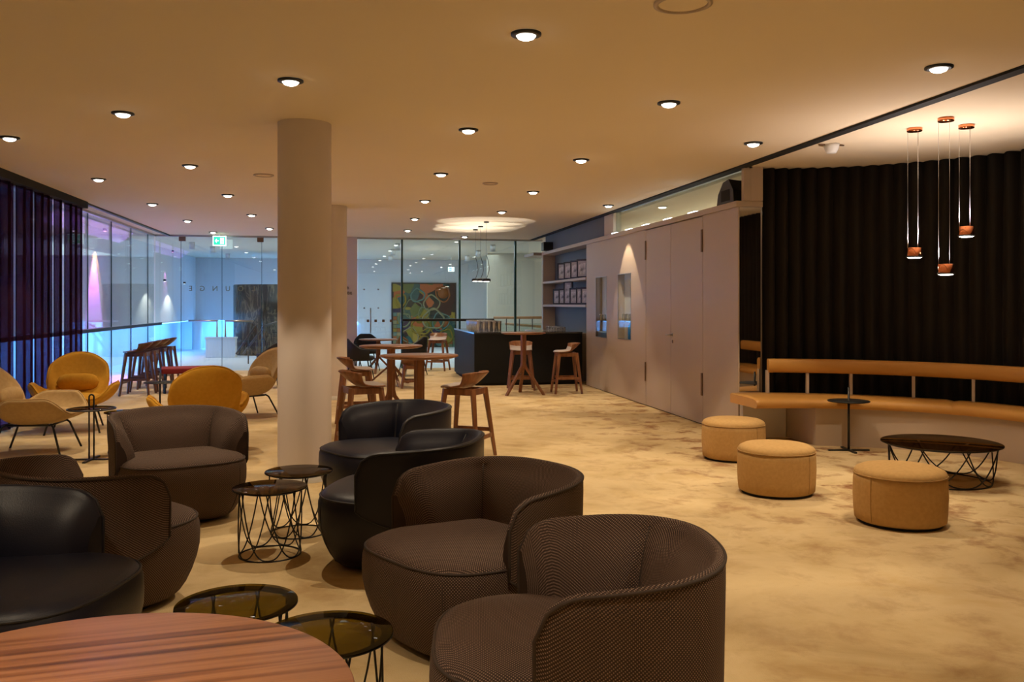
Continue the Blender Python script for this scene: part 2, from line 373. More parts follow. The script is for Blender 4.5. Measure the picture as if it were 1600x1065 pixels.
# solid wall panel between the two runs of back glass with lettering
xa, xb = onT(470, GB), onT(558, GB); struct(B().box(xa, xb, GB-.06, GB+.12, 0, CZ).ob('wall_panel', M['column']), 'pale pink wall panel behind the columns')
def text(name, s, mt, loc, rot, size, parent=None, ext=.006, align='LEFT'):
    cu = bpy.data.curves.new(name, 'FONT'); cu.body = s; cu.size = size; cu.extrude = ext; cu.align_x = align
    o = bpy.data.objects.new(name, cu); C.objects.link(o); bpy.context.view_layer.update()
    me = bpy.data.meshes.new_from_object(o.evaluated_get(bpy.context.evaluated_depsgraph_get())); C.objects.unlink(o); bpy.data.objects.remove(o)
    q = bpy.data.objects.new(name, me); C.objects.link(q); me.materials.clear(); me.materials.append(mt)
    if parent: q.parent = parent
    q.location = loc; q.rotation_euler = rot; return q
ws = thing('wall_lettering', 'small dark letters B and GE on the pale wall panel behind the columns', 'lettering', (onT(541, GB), GB-.06, 1.6))
text('letter', 'B', M['black'], (.015, -.008, .245), (PI/2, 0, 0), .085, ws)
text('letter', 'G', M['black'], (.015, -.008, .125), (PI/2, 0, 0), .085, ws)
text('letter', 'E', M['black'], (.09, -.008, .125), (PI/2, 0, 0), .085, ws)
lg = thing('lounge_lettering', 'row of bronze letters LOUNGE seen from behind on the glass doors', 'lettering', (onT(346, GB), GB+.02, 1.8))
for ch, px in zip('EGNUOL', (298, 316, 336, 356, 376, 396)):
    x = onT(px, GB+.02); text('letter', ch, M['letter'], (x - lg.location.x, 0, .0), (PI/2, 0, PI), .16, lg, align='CENTER')

# columns ---------------------------------------------------------
def column(px, d, r, label):
    p = D(px, d); o = B().lathe([(r, .02), (r, CZ)], (p.x, p.y, 0), 64, cap=False).ob('column', M['column']); struct(o, label)
    B().lathe([(r+.004, 0), (r+.004, .06), (r, .065)], (p.x, p.y, 0), 64, cap=False).ob('base_trim', M['white'], o)
column(476, 7.60, .226, 'tall round pale column in the middle of the lounge')
column(520, 14.0, .222, 'farther round column, mostly hidden behind the nearer one')

# partition with doors, display windows, top slab ------------------------------
TE, TN, TX = 9.34, 15.8, 19.5
PT = 2.60
t1009, t1048, t1098 = onS(1009, PS), onS(1048, PS), onS(1098, PS)
def holed(bb, t0, t1, z0, z1, holes, x0, x1):
    holes = sorted(holes); cur = t0
    for (a, c, zl, zh) in holes:
        bb.box(x0, x1, cur, a, z0, z1); bb.box(x0, x1, a, c, z0, zl); bb.box(x0, x1, a, c, zh, z1); cur = c
    bb.box(x0, x1, cur, t1, z0, z1)
h1 = (onS(948, PS), onS(931, PS)); h2 = (onS(986, PS), onS(965.5, PS))
zh1 = (zat(527, PS, sum(h1)/2), zat(432, PS, sum(h1)/2)); zh2 = (zat(530, PS, sum(h2)/2), zat(427, PS, sum(h2)/2))
b = B(); holed(b, t1009+.004, TN, .012, PT, [(h2[0], h2[1], *zh2), (h1[0], h1[1], *zh1)], PS, PS+.12)
pw = struct(b.ob('wall_partition', M['lacquer']), 'greige lacquered partition with doors and display windows')
B().box(PS+.12, PS+.27, TE+.01, TN, 0, PT).ob('core', M['lacquer'], pw)
B().box(PS+.02, PS+.2, TE+.02, TN, 0, .03).ob('plinth', M['seamd'], pw)
B().box(PS, PS+.12, TE, t1098-.004, .0, PT).ob('panel', M['lacquer'], pw, bevel=.002)
B().box(PS-.03, PS+.29, TE-.02, GB-.25, PT, PT+.065).ob('top_slab', M['lacquer'], pw, bevel=.003)
B().box(PS-.22, PS-.03, TX, GB-.25, PT, PT+.065).ob('slab_end', M['lacquer'], pw, bevel=.003)
for (a, c), (zl, zh) in ((h1, zh1), (h2, zh2)):
    f = B(); f.box(PS-.004, PS+.004, a, c, zl, zl+.01); f.box(PS-.004, PS+.004, a, c, zh-.01, zh); f.box(PS-.004, PS+.004, a, a+.01, zl, zh); f.box(PS-.004, PS+.004, c-.01, c, zl, zh)
    fr = f.ob('window_frame', M['steel'], pw)
    B().box(PS+.112, PS+.119, a, c, zl, zh).ob('back_panel', M['white'], fr)
    B().box(PS+.002, PS+.006, a+.01, c-.01, zl+.01, zh-.01).ob('pane', M['vitrine'], fr)
    B().box(PS+.01, PS+.11, a, c, zl+.28, zl+.29).ob('glass_shelf', M['clear'], fr)
dr = struct(B().box(PS, PS+.12, t1048+.004, t1009-.004, .012, PT-.01).ob('door_1', M['lacquer'], bevel=.003), 'left leaf of the greige double door')
dr2 = struct(B().box(PS, PS+.12, t1098+.004, t1048-.004, .012, PT-.01).ob('door_2', M['lacquer'], bevel=.003), 'right leaf of the greige double door')
def hinge(par, t, py): z = zat(py, PS, t); B().box(PS-.014, PS+.002, t-.02, t+.02, z-.14, z+.14).ob('hinge', M['bronze'], par, bevel=.003)
hinge(dr, t1009, 391); hinge(dr, t1009, 580); hinge(dr2, t1098+.02, 376); hinge(dr2, t1098+.02, 600)
th = onS(1051, PS); z = zat(523, PS, th)
B().tube([(PS-.002, th, z), (PS-.05, th, z), (PS-.05, th+.13, z)], .011, 8).ob('door_handle', M['steel'], dr2)
B().tube([(PS-.006, th, z), (PS+.002, th, z)], .026, 16).ob('rosette', M['steel'], dr2)
B().tube([(PS-.006, th, z-.09), (PS+.002, th, z-.09)], .022, 16).ob('keyhole', M['bronze'], dr2)
# mirror on the end of the partition
struct(B().box(PS+.012, PS+.27, TE-.008, TE-.001, .52, PT-.005).ob('mirror_panel', M['mirror']), 'tall mirror on the end of the partition')
struct(B().box(PS+.27, PS+.285, TE-.012, TE+.05, .5, CZ).ob('trim_4', M['steel']))
# niche with shelves
b = B().box(PS+.28, PS+.36, TN, TX, 0, PT); niche = struct(b.ob('wall_niche', M['bluegrey']), 'blue grey shelf niche behind the bar')
B().box(PS, PS+.28, TX, TX+.12, 0, PT).ob('side_panel', M['lacquer'], niche)
for z in (1.49, 2.0): B().box(PS-.02, PS+.28, TN+.0, TX-.0 if z < 1.6 else TX+.0, z-.045, z).ob('shelf', M['lacquer'], niche, bevel=.003)
# above the slab: blue panel, posts, glazing
u939, u953, u1157 = onS(939, PS), onS(953, PS), onS(1157, PS)
struct(B().box(PS+.06, PS+.2, u939, TX, PT+.065, CZ).ob('wall_upper', M['bluegrey']), 'blue grey panel above the shelf niche')
struct(B().box(PS+.06, PS+.2, u953, u939, PT+.065, CZ).ob('trim_5', M['cream']))
struct(B().box(PS+.04, PS+.27, TE+.0, u1157, PT+.065, CZ).ob('trim_6', M['lacquer']))
wg = struct(B().box(PS+.10, PS+.14, u1157, u953, CZ-.02, CZ).ob('window_3', M['steel']), 'clerestory glass above the partition')
B().box(PS+.11, PS+.12, u1157, u953, PT+.065, CZ-.02).ob('pane', M['glass'], wg)

# ------------------------------------------------------------------ right alcove: drape and bench
dp = catmull([(4.63,9.40,0),(5.1,9.3,0),(5.75,8.97,0),(6.35,8.35,0),(6.72,7.6,0),(6.86,6.6,0),(6.88,5,0),(6.88,2.5,0)], 30)
def pleats(path, z0, z1, wl_, amp, rows=6, jitter=.0):
    ln = 0; G = []; step = wl_/10; pts = []; acc = 0
    rs = [path[0]]; need = step
    for a, c in zip(path, path[1:]):
        seg = (c-a).length; pos = 0
        while seg - pos >= need:
            pos += need; rs.append(a.lerp(c, pos/seg)); need = step
        need -= seg - pos
    for i, p in enumerate(rs):
        q = rs[min(i+1, len(rs)-1)]; r_ = rs[max(i-1, 0)]; t = (q - r_).normalized(); n = Vector((-t.y, t.x, 0))
        ph = 2*PI*i/10 + .5*math.sin(i*.06); row = []
        for j in range(rows+1):
            f = j/rows; a_ = amp*(1 + jitter*math.sin(i*.031+f*2))
            off = a_*(math.sin(ph) + .22*math.sin(2*ph+.6))
            row.append(p + n*off + t*(amp*.35*math.cos(ph)) + Vector((0, 0, z0 + (z1-z0)*f)))
        G.append(row)
    return G
b = B().grid(pleats(dp, .02, CZ-.004,   .155, .046, 6, .25)); o = b.ob('drape', M['drape'], solid=.004)
tag(o, 'long black pleated drape behind the curved tan bench', 'curtain')

Fp = catmull([(4.22,8.66,0),(4.55,8.63,0),(4.9,8.55,0),(5.44,8.28,0),(5.9,7.84,0),(6.17,7.2,0),(6.25,6.3,0),(6.25,4.6,0)], 12)
Rp = catmull([(4.22,9.31,0),(4.6,9.29,0),(5.05,9.14,0),(5.66,8.78,0),(6.2,8.2,0),(6.53,7.45,0),(6.66,6.5,0),(6.66,4.6,0)], 12)
bench = thing('curved_bench', 'long curved tan leather bench with floating backrest before the black drape', 'bench', (5.2, 8.9, 0))
O = Vector((5.2, 8.9, 0))
def seg_seat(i0, i1):
    prof = [(.02,.40),(0,.41),(-.012,.44),(-.006,.475),(.02,.495),(.07,.505),(.5,.512),(1.0,.505),(1.0,.40)]
    G = []
    for i in range(i0, i1+1):
        f, r = Fp[i], Rp[i]; dv = (r-f); ln = dv.length; row = []
        e = min(i-i0, i1-i)/1.0; sq = .012 if e < .5 else 0
        for k, z in prof:
            q = f + dv.normalized()*(k if k < .1 else k*ln) if k < .1 else f + dv*k
            row.append(q - O + Vector((0, 0, z - (sq if z > .45 else 0))))
        row.append(row[0]); G.append(row)
    n = len(prof); b_ = B(); b_.grid(G); b_.add(G[0][:n], [tuple(range(n))]); b_.add(G[-1][:n], [tuple(range(n))[::-1]])
    return b_.ob('seat_cushion', M['tan'], bench)
def near(path, px):
    best = 0; bd = 1e9
    for i, p in enumerate(path):
        d = p.x*st + p.y*ct; X = p.x*ct - p.y*st; q = CX + FPX*X/d
        if abs(q-px) < bd: bd = abs(q-px); best = i
    return best
nF = len(Fp)-1; cut = near(Fp, 1486)
seg_seat(0, cut); seg_seat(cut, min(cut+26, nF)); 
if cut+26 < nF: seg_seat(cut+26, nF)
# base: left end face then the arc slightly behind the seat edge
k0 = 0
while Fp[k0].x < 4.86: k0 += 1
G = []
for i in range(k0, nF+1):
    dv = (Rp[i]-Fp[i]).normalized(); q = Fp[i] + dv*.07 - O; r = Rp[i] + dv*.06 - O
    if i == k0: r.x = q.x - .01; r.y = 9.26 - O.y
    G.append([q, q+Vector((0,0,.40)), r+Vector((0,0,.40)), r, q])
b = B().grid(G); b.add(G[0][:4], [(0,1,2,3)]); b.sm = [False]*len(b.sm); b.ob('base', M['lacquer'], bench)
B().box(4.34-O.x, 4.86-O.x, 9.24-O.y, 9.32-O.y, 0, .40).ob('end_panel', M['white'], bench)
def backseg(i0, i1):
    G = []
    for i in range(i0, i1+1):
        dv = (Rp[i]-Fp[i]).normalized(); q = Rp[i] - dv*.07 - O
        row = [q + dv*a + Vector((0,0,z)) for a, z in ((0,.735),(-.025,.75),(-.028,.86),(-.01,.885),(.02,.89),(.035,.87),(.035,.74),(0,.735))]
        G.append(row)
    b_ = B(); b_.grid(G); b_.add(G[0][:7], [tuple(range(7))]); b_.add(G[-1][:7], [tuple(range(7))[::-1]])
    return b_.ob('backrest', M['tan'], bench)
ia = next(i for i, p in enumerate(Rp) if p.x > 4.62); ib = near(Rp, 1325); ic = near(Rp, 1514)
backseg(ia, ib); backseg(ib, ic)
for i in range(ic, nF, 26): backseg(i, min(i+26, nF))
for px in (1196, 1259, 1325, 1423, 1523):
    i = near(Rp, px); i = max(i, ia+0); dv = (Rp[i]-Fp[i]).normalized(); q = Rp[i] - dv*.05 - O
    B().bar(q+Vector((0,0,.5)), q+Vector((0,0,.76)), .03, .045, up=dv).ob('post', M['lacquer'], bench)

# ------------------------------------------------------------------ left purple sheer curtain
lp = [Vector((-3.94, 9.05+.1*i, 0)) for i in range(54)]
G = pleats(lp, .02, CZ-.09, .30, .055, 6, .5); sc = thing('sheer_curtain', 'dark purple sheer curtain hanging in front of the left glass', 'curtain', (0, 0, 0))
yy = 9.05
for wd in (.62, .48, .70, .40, .55, .66, .36, .80):
    B().grid(pleats([Vector((-3.96, yy + wd*k/12, 0)) for k in range(13)], .02, CZ-.09, .26, .03, 4)).ob('curtain_panel', M['sheer'], sc); yy += wd + .10

# ================================================================== CEILING FITTINGS
def downlight(px, py, label, e=1.0, ang=78, shift=(0,0)):
    p = P(px, py, CZ) if False else None
    d = FPX*(CZ-EYE)/(HY-py); x, y = room((px-CX)/FPX*d, d)
    t = thing('ceiling_downlight', label, 'ceiling lamp', (x+shift[0], y+shift[1], CZ-.02), group='recessed ceiling downlights')
    dl_parts[0].ob if False else None
    for nm, me, mt in dl_parts:
        o = bpy.data.objects.new(nm, me); C.objects.link(o); o.parent = t
    key = (e, ang)
    if key not in dl_data:
        L_ = bpy.data.lights.new('downlight_beam', 'SPOT'); L_.energy = LAMP_W*e; L_.color = WARM; L_.spot_size = math.radians(ang); L_.spot_blend = .22; L_.shadow_soft_size = .018; dl_data[key] = L_
    o = bpy.data.objects.new('beam', dl_data[key]); C.objects.link(o); o.parent = t; o.location = (0, 0, -.03)
    return t
dl_data = {}
_r = B().lathe([(.088,.019),(.088,.008),(.062,.0),(.050,.016)], n=28, cap=False).ob('trim_ring', M['black']); 
_l = B().lathe([(.056,.012),(.055,.002),(.045,-.010),(.025,-.018),(.001,-.021)], n=24, cap=False).ob('lens', M['lens'])
dl_parts = [('trim_ring', _r.data, 0), ('lens', _l.data, 0)]
for o in (_r, _l): bpy.data.objects.remove(o)
DL = [(822,52,'large ceiling downlight nearest the camera, top centre'),
 (454,125,'ceiling downlight just above and left of the big column'),
 (192,176,'ceiling downlight at upper left, second from the left edge in its row'),
 (15,214,'ceiling downlight at the far left edge of the picture'),
 (1467,104,'ceiling downlight at upper right beside the black ceiling gap'),
 (1045,160,'ceiling downlight right of centre, between the top centre one and the ceiling gap'),
 (732,202,'ceiling downlight right of the big column top'),
 (1177,223,'ceiling downlight close to the ceiling gap before the black speaker'),
 (908,249,'ceiling downlight above the shelf niche side, with a small screw hole beside it'),
 (689,271,'ceiling downlight midway between the big column and the shelf wall'),
 (833,299,'ceiling downlight above the right edge of the scalloped glow'),
 (664,313,'ceiling downlight above the left edge of the scalloped glow'),
 (939,320,'ceiling downlight that throws a pointed cone on the partition'),
 (784,330,'small ceiling downlight directly above the scalloped glow'),
 (648,341,'small ceiling downlight at the left rim of the scalloped glow'),
 (637,359,'tiny ceiling downlight by the back glass left of the glow'),
 (726,369,'tiny ceiling downlight right at the back glass under the glow'),
 (297,258,'ceiling downlight left of the big column, nearer of the pair'),
 (154,279,'ceiling downlight above the end of the purple curtain'),
 (356,304,'ceiling downlight just left of the big column at mid height'),
 (238,318,'ceiling downlight left of centre near the left glass wall'),
 (393,335,'small ceiling downlight beside the big column'),
 (293,344,'small ceiling downlight above the lettered glass doors, left'),
 (421,356,'tiny ceiling downlight touching the outline of the big column'),
 (333,362,'tiny ceiling downlight just above the green exit sign')]
for px, py, lb in DL:
    if px == 939: downlight(px, py, lb, 1.0, 62, (.12, 0))
    else: downlight(px, py, lb)
# behind the camera the grid goes on
for i, (x, y) in enumerate([(-1.6,2.6),(.35,2.0),(2.6,2.4),(1.2,.2),(-1.2,.4),(3.4,.3),(-3.2,1.2),(0,-1.8),(3.0,-1.8),(-3,-1.8)]):
    t = thing('ceiling_downlight', 'ceiling downlight out of view above and behind the camera', 'ceiling lamp', (x, y, CZ-.02), group='downlights behind the camera')
    for nm, me, mt in dl_parts:
        o = bpy.data.objects.new(nm, me); C.objects.link(o); o.parent = t
    o = bpy.data.objects.new('beam', dl_data[(1.0, 78)]); C.objects.link(o); o.parent = t; o.location = (0, 0, -.03)
def ceilpt(px, py): 
    d = FPX*(CZ-EYE)/(HY-py); x, y = room((px-CX)/FPX*d, d); return x, y
for px, py, r, lb in ((1067, 4, .15, 'round flush ceiling loudspeaker grille at the top edge of the picture'), (412, 273, .12, 'round flush ceiling cover left of the big column'), (766, 286, .10, 'round flush ceiling cover between two downlights at centre')):
    x, y = ceilpt(px, py); t = thing('ceiling_speaker', lb, 'ceiling speaker', (x, y, CZ-.01))
    B().lathe([(r,.01),(r,-.002),(r*.86,-.006),(r*.84,.006)], n=40, cap=False).ob('ring', M['lacquer'], t)
    B().lathe([(r*.84,.006),(r*.8,.003),(.001,.002)], n=40, cap=False).ob('grille', M['ceiling'], t)
x, y = ceilpt(1299, 231-6); t = thing('smoke_detector', 'white smoke detector on the ceiling left of the pendant lamps', 'smoke detector', (x, y, CZ-.09))
B().lathe([(.001,.0),(.045,.002),(.055,.02),(.07,.055),(.075,.09)], n=28).ob('body', M['white'], t)
B().box(-.13,.13,-.012,.012,.075,.085).ob('bracket', M['bronze'], t)

# pendants over the right alcove
def wires(t, n, r, z0, z1, mt, rad=.0015):
    for k in range(n):
        a = 2*PI*k/n+.4; B().tube([(r*math.cos(a), r*math.sin(a), z0), (r*math.cos(a), r*math.sin(a), z1)], rad, 5).ob('wire', mt, t)
for (px, py, ly, lb) in ((1429,200,395,'left copper pendant lamp before the black drape'),(1478,184,421,'lowest and middle copper pendant lamp before the black drape'),(1510,195,362,'right and highest copper pendant lamp before the black drape')):
    x, y = ceilpt(px, py); z = zat(ly, x, y)
    t = thing('pendant_lamp', lb, 'pendant lamp', (x, y, z-.04), group='copper pendants')
    B().lathe([(.062,.0),(.064,.004),(.064,.028),(.058,.03)], n=28).ob('canopy', M['copper'], t, loc=(0,0,CZ-z+.04-.031))
    B().lathe([(.0622,.012),(.060,.085),(.045,.088),(.045,.03),(.060,.012)], n=32, cap=False).ob('shade', M['copper'], t)
    B().lathe([(.066,.0),(.068,.006),(.066,.012),(.04,.014)], n=32).ob('rim', M['black'], t)
    B().lathe([(.001,-.008),(.045,-.006),(.060,.001)], n=28, cap=False).ob('diffuser', M['lens'], t)
    wires(t, 3, .055, .085, CZ-z+.01, M['wire'])
    light('pendant_up', 'SPOT', (0,0,.12), 25, (1,.84,.76), t, spot_size=math.radians(150), spot_blend=.6, shadow_soft_size=.03, rot=(PI,0,0))
    light('pendant_down', 'SPOT', (0,0,-.03), 12, WARM, t, spot_size=math.radians(110), spot_blend=.5, shadow_soft_size=.04)
# pendants over the bar: three black discs on wires
for (px, py, lx, lb) in ((743,358,743,'left black disc pendant over the bar'),(751,353,752,'middle black disc pendant over the bar'),(760,346,761,'right black disc pendant over the bar')):
    x, y = ceilpt(px, py); z = zat(437, x, y)
    t = thing('disc_pendant', lb, 'pendant lamp', (x, y, z-.03), group='disc pendants over the bar')
    B().lathe([(.05,.0),(.05,.02)], n=20).ob('canopy', M['black'], t, loc=(0,0,CZ-z+.03-.022))
    B().lathe([(.075,.0),(.08,.01),(.08,.045),(.05,.055)], n=28).ob('disc', M['black'], t)
    B().lathe([(.001,-.006),(.05,-.004),(.06,.001)], n=24, cap=False).ob('diffuser', M['lens'], t)
    B().tube(catmull([(.0,0,.05),(.05,0,.2),(.04,0,.35),(0,0,.5)], 6), .006, 6).ob('neck', M['black'], t)
    B().tube([(0,0,.5),(0,0,CZ-z)], .002, 5).ob('wire', M['black'], t)
    light('pendant_up', 'SPOT', (0,0,.08), 52, (1,.92,.82), t, spot_size=math.radians(84), spot_blend=.04, shadow_soft_size=.012, rot=(PI,0,0))
    light('pendant_down', 'SPOT', (0,0,-.03), 8, WARM, t, spot_size=math.radians(90), spot_blend=.3, shadow_soft_size=.03)
# hall: surface mounted cylinders
for i, (px, yt, lb) in enumerate(((300,378,'white ceiling cylinder lamp nearest the glass doors'),(332,385,'white ceiling cylinder lamp under the exit sign'),(356,396,'farthest white ceiling cylinder lamp over the dark marble block'),
   (621,380,'nearest cylinder lamp of the left row beyond the back glass'),(614,389,'middle cylinder lamp of the left row beyond the back glass'),(610,399,'farthest cylinder lamp of the left row beyond the back glass'),
   (770,382,'nearest cylinder lamp of the right row beyond the back glass'),(747,391,'middle cylinder lamp of the right row beyond the back glass'),(730,399,'farthest cylinder lamp of the right row beyond the back glass'))):
    d = FPX*(CZ-EYE)/(HY-yt); x, y = room((px-CX)/FPX*d, d)
    t = thing('cylinder_lamp', lb, 'ceiling lamp', (x, y, CZ-.18), group='cylinder lamps in the hall')
    B().lathe([(.055,.02),(.07,.0),(.07,.18)], n=24, cap=False).ob('housing', M['white'], t)
    B().lathe([(.056,.018),(.001,.012)], n=20, cap=False).ob('lens', M['lens_w'], t)
    light('beam', 'SPOT', (0,0,.0), 14, (.9,.93,1), t, spot_size=math.radians(80), spot_blend=.3, shadow_soft_size=.03)
# wall washers making cones on the atrium wall
def washer(x, y, zt, e, col, ang, lb, dx=.3):
    t = thing('wall_spot', lb, 'spotlight', (x, y, zt))
    B().lathe([(.03,.0),(.035,.004),(.035,.05)], n=16).ob('housing', M['black'], t)
    B().lathe([(.026,-.002),(.001,-.006)], n=14, cap=False).ob('lens', mat('lens_tint', (1,1,1), .3, emit=col, es=8), t)
    light('beam', 'SPOT', (0,0,-.03), e*6, col, t, spot_size=math.radians(ang), spot_blend=.2, shadow_soft_size=.01)
ymg = onS(147, WL)
washer(WL+.20, ymg, CZ-.08, 150, (.70,.12,1.0), 42, 'magenta spotlight on the wall beyond the left glass')
washer(WL+.20, ymg+.07, CZ-.08, 30, (1.0,.42,.22), 56, 'orange spotlight beside the magenta one')
washer(WL+.20, onS(258, WL), CZ-.1, 9, (1.0,.25,.7), 44, 'small pink spotlight beyond the corner of the glass')
for px, lb in ((228,'first white spotlight low on the atrium wall'),(262,'second white spotlight low on the atrium wall'),(316,'third white spotlight low on the atrium wall near the corner')):
    y = onS(px, WL); washer(WL+.45, y, 2.08, 7, (1,.93,.8), 118, lb)
for k in range(4): 
    washer(WL+.2, 10.2+k*1.05, CZ-.25, 20, [(1,.3,.2),(.7,.1,1),(1,.1,.4),(.5,.1,1)][k], 30, ['red','violet','crimson','purple'][k]+' spotlight behind the sheer curtain')

# exit signs
def exit_sign(loc, rz, w_, h_, lb, fm):
    t = thing('exit_sign', lb, 'exit sign', loc, rz)
    B().box(-w_/2, w_/2, -.02, .02, 0, h_).ob('box', M['signw'], t, bevel=.006)
    B().box(-w_*.44, w_*.44, -.023, -.0205, h_*.1, h_*.9).ob('panel', fm, t)
    a = B(); a.box(-w_*.22, -w_*.06, -.026, -.0235, h_*.46, h_*.54); a.add([(-w_*.34,-.025,h_*.5),(-w_*.2,-.025,h_*.28),(-w_*.2,-.025,h_*.72)], [(0,1,2)]); a.ob('arrow', M['signw'], t)
    q = B(); q.box(w_*.06, w_*.34, -.026, -.0235, h_*.2, h_*.8); q.ob('doorway', M['signw'], t)
    r = B(); r.box(w_*.17, w_*.23, -.029, -.0265, h_*.35, h_*.6); r.box(w_*.17, w_*.22, -.029, -.0265, h_*.63, h_*.71); r.box(w_*.12, w_*.17, -.029, -.0265, h_*.26, h_*.38); r.box(w_*.23, w_*.29, -.029, -.0265, h_*.30, h_*.38); r.ob('running_figure', fm, t)
    B().tube([(0,0,h_),(0,0,CZ-loc[2])], .006, 6).ob('hanger', M['white'], t)
p = D(343, 19.4); exit_sign((p.x, p.y, 1.5+91*19.4/1380), 0.05, .28, .22, 'glowing green exit sign hanging before the glass doors', M['signg'])
p = D(1112, 15.6); exit_sign((p.x, p.y, 1.5+157*15.6/1380), 1.25, .26, .20, 'pale blue exit sign seen edge on above the partition', M['signb'])
p = D(705, 28.5); exit_sign((p.x, p.y, 1.5+51*28.5/1380), 0, .2, .14, 'small far exit sign beyond the back glass', M['signb'])
# led fittings on the clerestory sill, speakers
for i, px in enumerate((959, 981, 1007, 1041, 1080)):
    tt = onS(px, PS+.0); o = B().box(PS+.0, PS+.05, tt-.13, tt+.13, PT+.066, PT+.084).ob('sill_light', M['lens_w'], bevel=.003)
    tag(o, 'slim lit sill lamp on top of the partition, %s from the shelf end' % ['first','second','third','fourth','fifth'][i], 'lamp', 'sill lamps on the partition')
def rock(px, d_, lb, w_, h_, dp_):
    pass
ty = onS(1149, PS+.12)
t = thing('loudspeaker', 'black faceted loudspeaker on the near end of the partition top', 'loudspeaker', (PS+.12, ty, PT+.066))
hx = [(-.24,0),(-.2,.13),(-.06,.26),(.1,.28),(.22,.14),(.24,0)]
v = [(a*.35 if False else -.13, -a, z) for a, z in hx] + [(.13, -a*.8, z*.92) for a, z in hx]
b = B().add(v, [(5,4,3,2,1,0),(6,7,8,9,10,11)] + [(i, (i+1) % 6, 6+(i+1) % 6, 6+i) for i in range(6)], None, False); b.ob('cabinet', M['black'], t, bevel=.006)
B().box(-.134,-.131,-.13,.1,.03,.16).ob('grille', M['blackmat'], t)
ty = onS(858, PS+.0); t = thing('loudspeaker', 'small black box loudspeaker on the far end of the shelf top', 'loudspeaker', (PS-.02, ty, PT+.066))
B().box(-.13,.13,-.12,.12,0,.19).ob('cabinet', M['black'], t, bevel=.012); B().box(-.1,.1,-.124,-.121,.03,.16).ob('grille', M['blackmat'], t)
x, y = ceilpt(1014, 341); t = thing('smoke_detector', 'small smoke detector in the next room above the partition', 'smoke detector', (PS+1.9, onS(1014, PS)+4.6, CZ-.08))
B().lathe([(.001,0),(.05,.004),(.07,.05),(.07,.08)], n=20).ob('body', M['white'], t)

# ================================================================== BAR
BX0, BY0, BY1, BH = 2.28, 16.08, 19.17, .98
bar = thing('bar_counter', 'black bar counter with dark polished top beside the shelf niche', 'bar', ((BX0+PS)/2, BY0, 0))
ox, oy = (BX0+PS)/2, BY0
B().box(BX0-ox, PS-.003-ox, 0, .05, .04, BH-.03).ob('front_panel', M['dark_bar'], bar, bevel=.003)
B().box(BX0-ox, BX0+.05-ox, .05, BY1-oy, .04, BH-.03).ob('side_panel', M['dark_bar'], bar, bevel=.003)
B().box(BX0+.03-ox, PS-.02-ox, .03, BY1-oy-.03, 0, .04).ob('plinth', M['blackmat'], bar)
b = B().box(BX0-.01-ox, PS-.003-ox, -.01, .62, BH-.03, BH); b.box(BX0-.01-ox, BX0+.62-ox, .62, BY1-oy, BH-.03, BH); b.ob('worktop', M['bartop'], bar)
b = B().box(BX0+.5-ox, BX0+.55-ox, .6, BY1-oy, .04, BH-.03); b.box(BX0+.5-ox, PS-.01-ox, .55, .6, .04, BH-.03); b.ob('inner_panel', M['dark_bar'], bar)
tag(B().box(PS-.42, PS+.275, TN+.93, TX-.01, .0, .93).ob('back_counter', M['lacquer'], bevel=.004), 'greige back counter under the shelf niche behind the bar', 'counter')
B_g = B().lathe([(.001,.004),(.028,.0),(.032,.004),(.037,.10),(.039,.115),(.036,.115),(.030,.012),(.001,.012)], n=12, cap=False).ob('drinking_glass', M['clear'])
gm = B_g.data; bpy.data.objects.remove(B_g)
k = 0
for r in range(11):
    for c in range(5):
        o = bpy.data.objects.new('drinking_glass', gm); C.objects.link(o); x_ = BX0+.09+c*.10; y_ = BY0+.12+r*.135
        o.location = (x_+random.uniform(-.008,.008), y_+random.uniform(-.008,.008), BH+.0005); o.scale = (1.15,1.15,1.8)
        tag(o, 'clear tumbler in the packed block of glasses on the bar counter', 'glass', 'clear tumblers on the bar')
for i in range(9):
    o = bpy.data.objects.new('drinking_glass', gm); C.objects.link(o); o.location = (PS-.22+(i % 2)*.13, TN+1.25+i*.12, .931)
    tag(o, '%s clear tumbler from the near end of the back counter under the niche' % ['First','Second','Third','Fourth','Fifth','Sixth','Seventh','Eighth','Ninth'][i], 'glass', 'tumblers on the back counter')
# picture frames
def frame(tt, z, w_, h_, lb, lean=.12):
    t = thing('picture_frame', lb, 'picture frame', (PS+.07, tt, z), -PI/2 if False else math.radians(-78), group='small framed photographs on the shelves')
    t.rotation_euler = (0, 0, math.radians(-62))
    f = B(); bw = .034
    f.box(-w_/2,-w_/2+bw,-.012,.012,0,h_); f.box(w_/2-bw,w_/2,-.012,.012,0,h_); f.box(-w_/2+bw,w_/2-bw,-.012,.012,0,bw); f.box(-w_/2+bw,w_/2-bw,-.012,.012,h_-bw,h_)
    f.ob('frame', M['black'], t)
    B().box(-w_/2+bw,w_/2-bw,-.006,.010,bw,h_-bw).ob('mount', M['mount'], t)
    B().box(-w_/2+bw*1.7,w_/2-bw*1.7,-.008,-.0061,bw*2.2,h_-bw*2.2).ob('photograph', M['paper'], t)
nm = ['first','second','third','fourth','fifth','sixth']
for i, px in enumerate((879, 889, 899.5, 910)): frame(onS(px, PS+.07), 2.001, .30, .36, '%s black framed photograph from the left on the upper shelf' % nm[i].capitalize())
for i, px in enumerate((871, 880, 888, 897.5, 908, 915.5)): frame(onS(px, PS+.07), 1.491, .27, .48 if i == 2 else .33, ('%s black framed photograph from the left on the middle shelf' % nm[i].capitalize()) if i != 2 else 'tallest black framed photograph, third on the middle shelf')
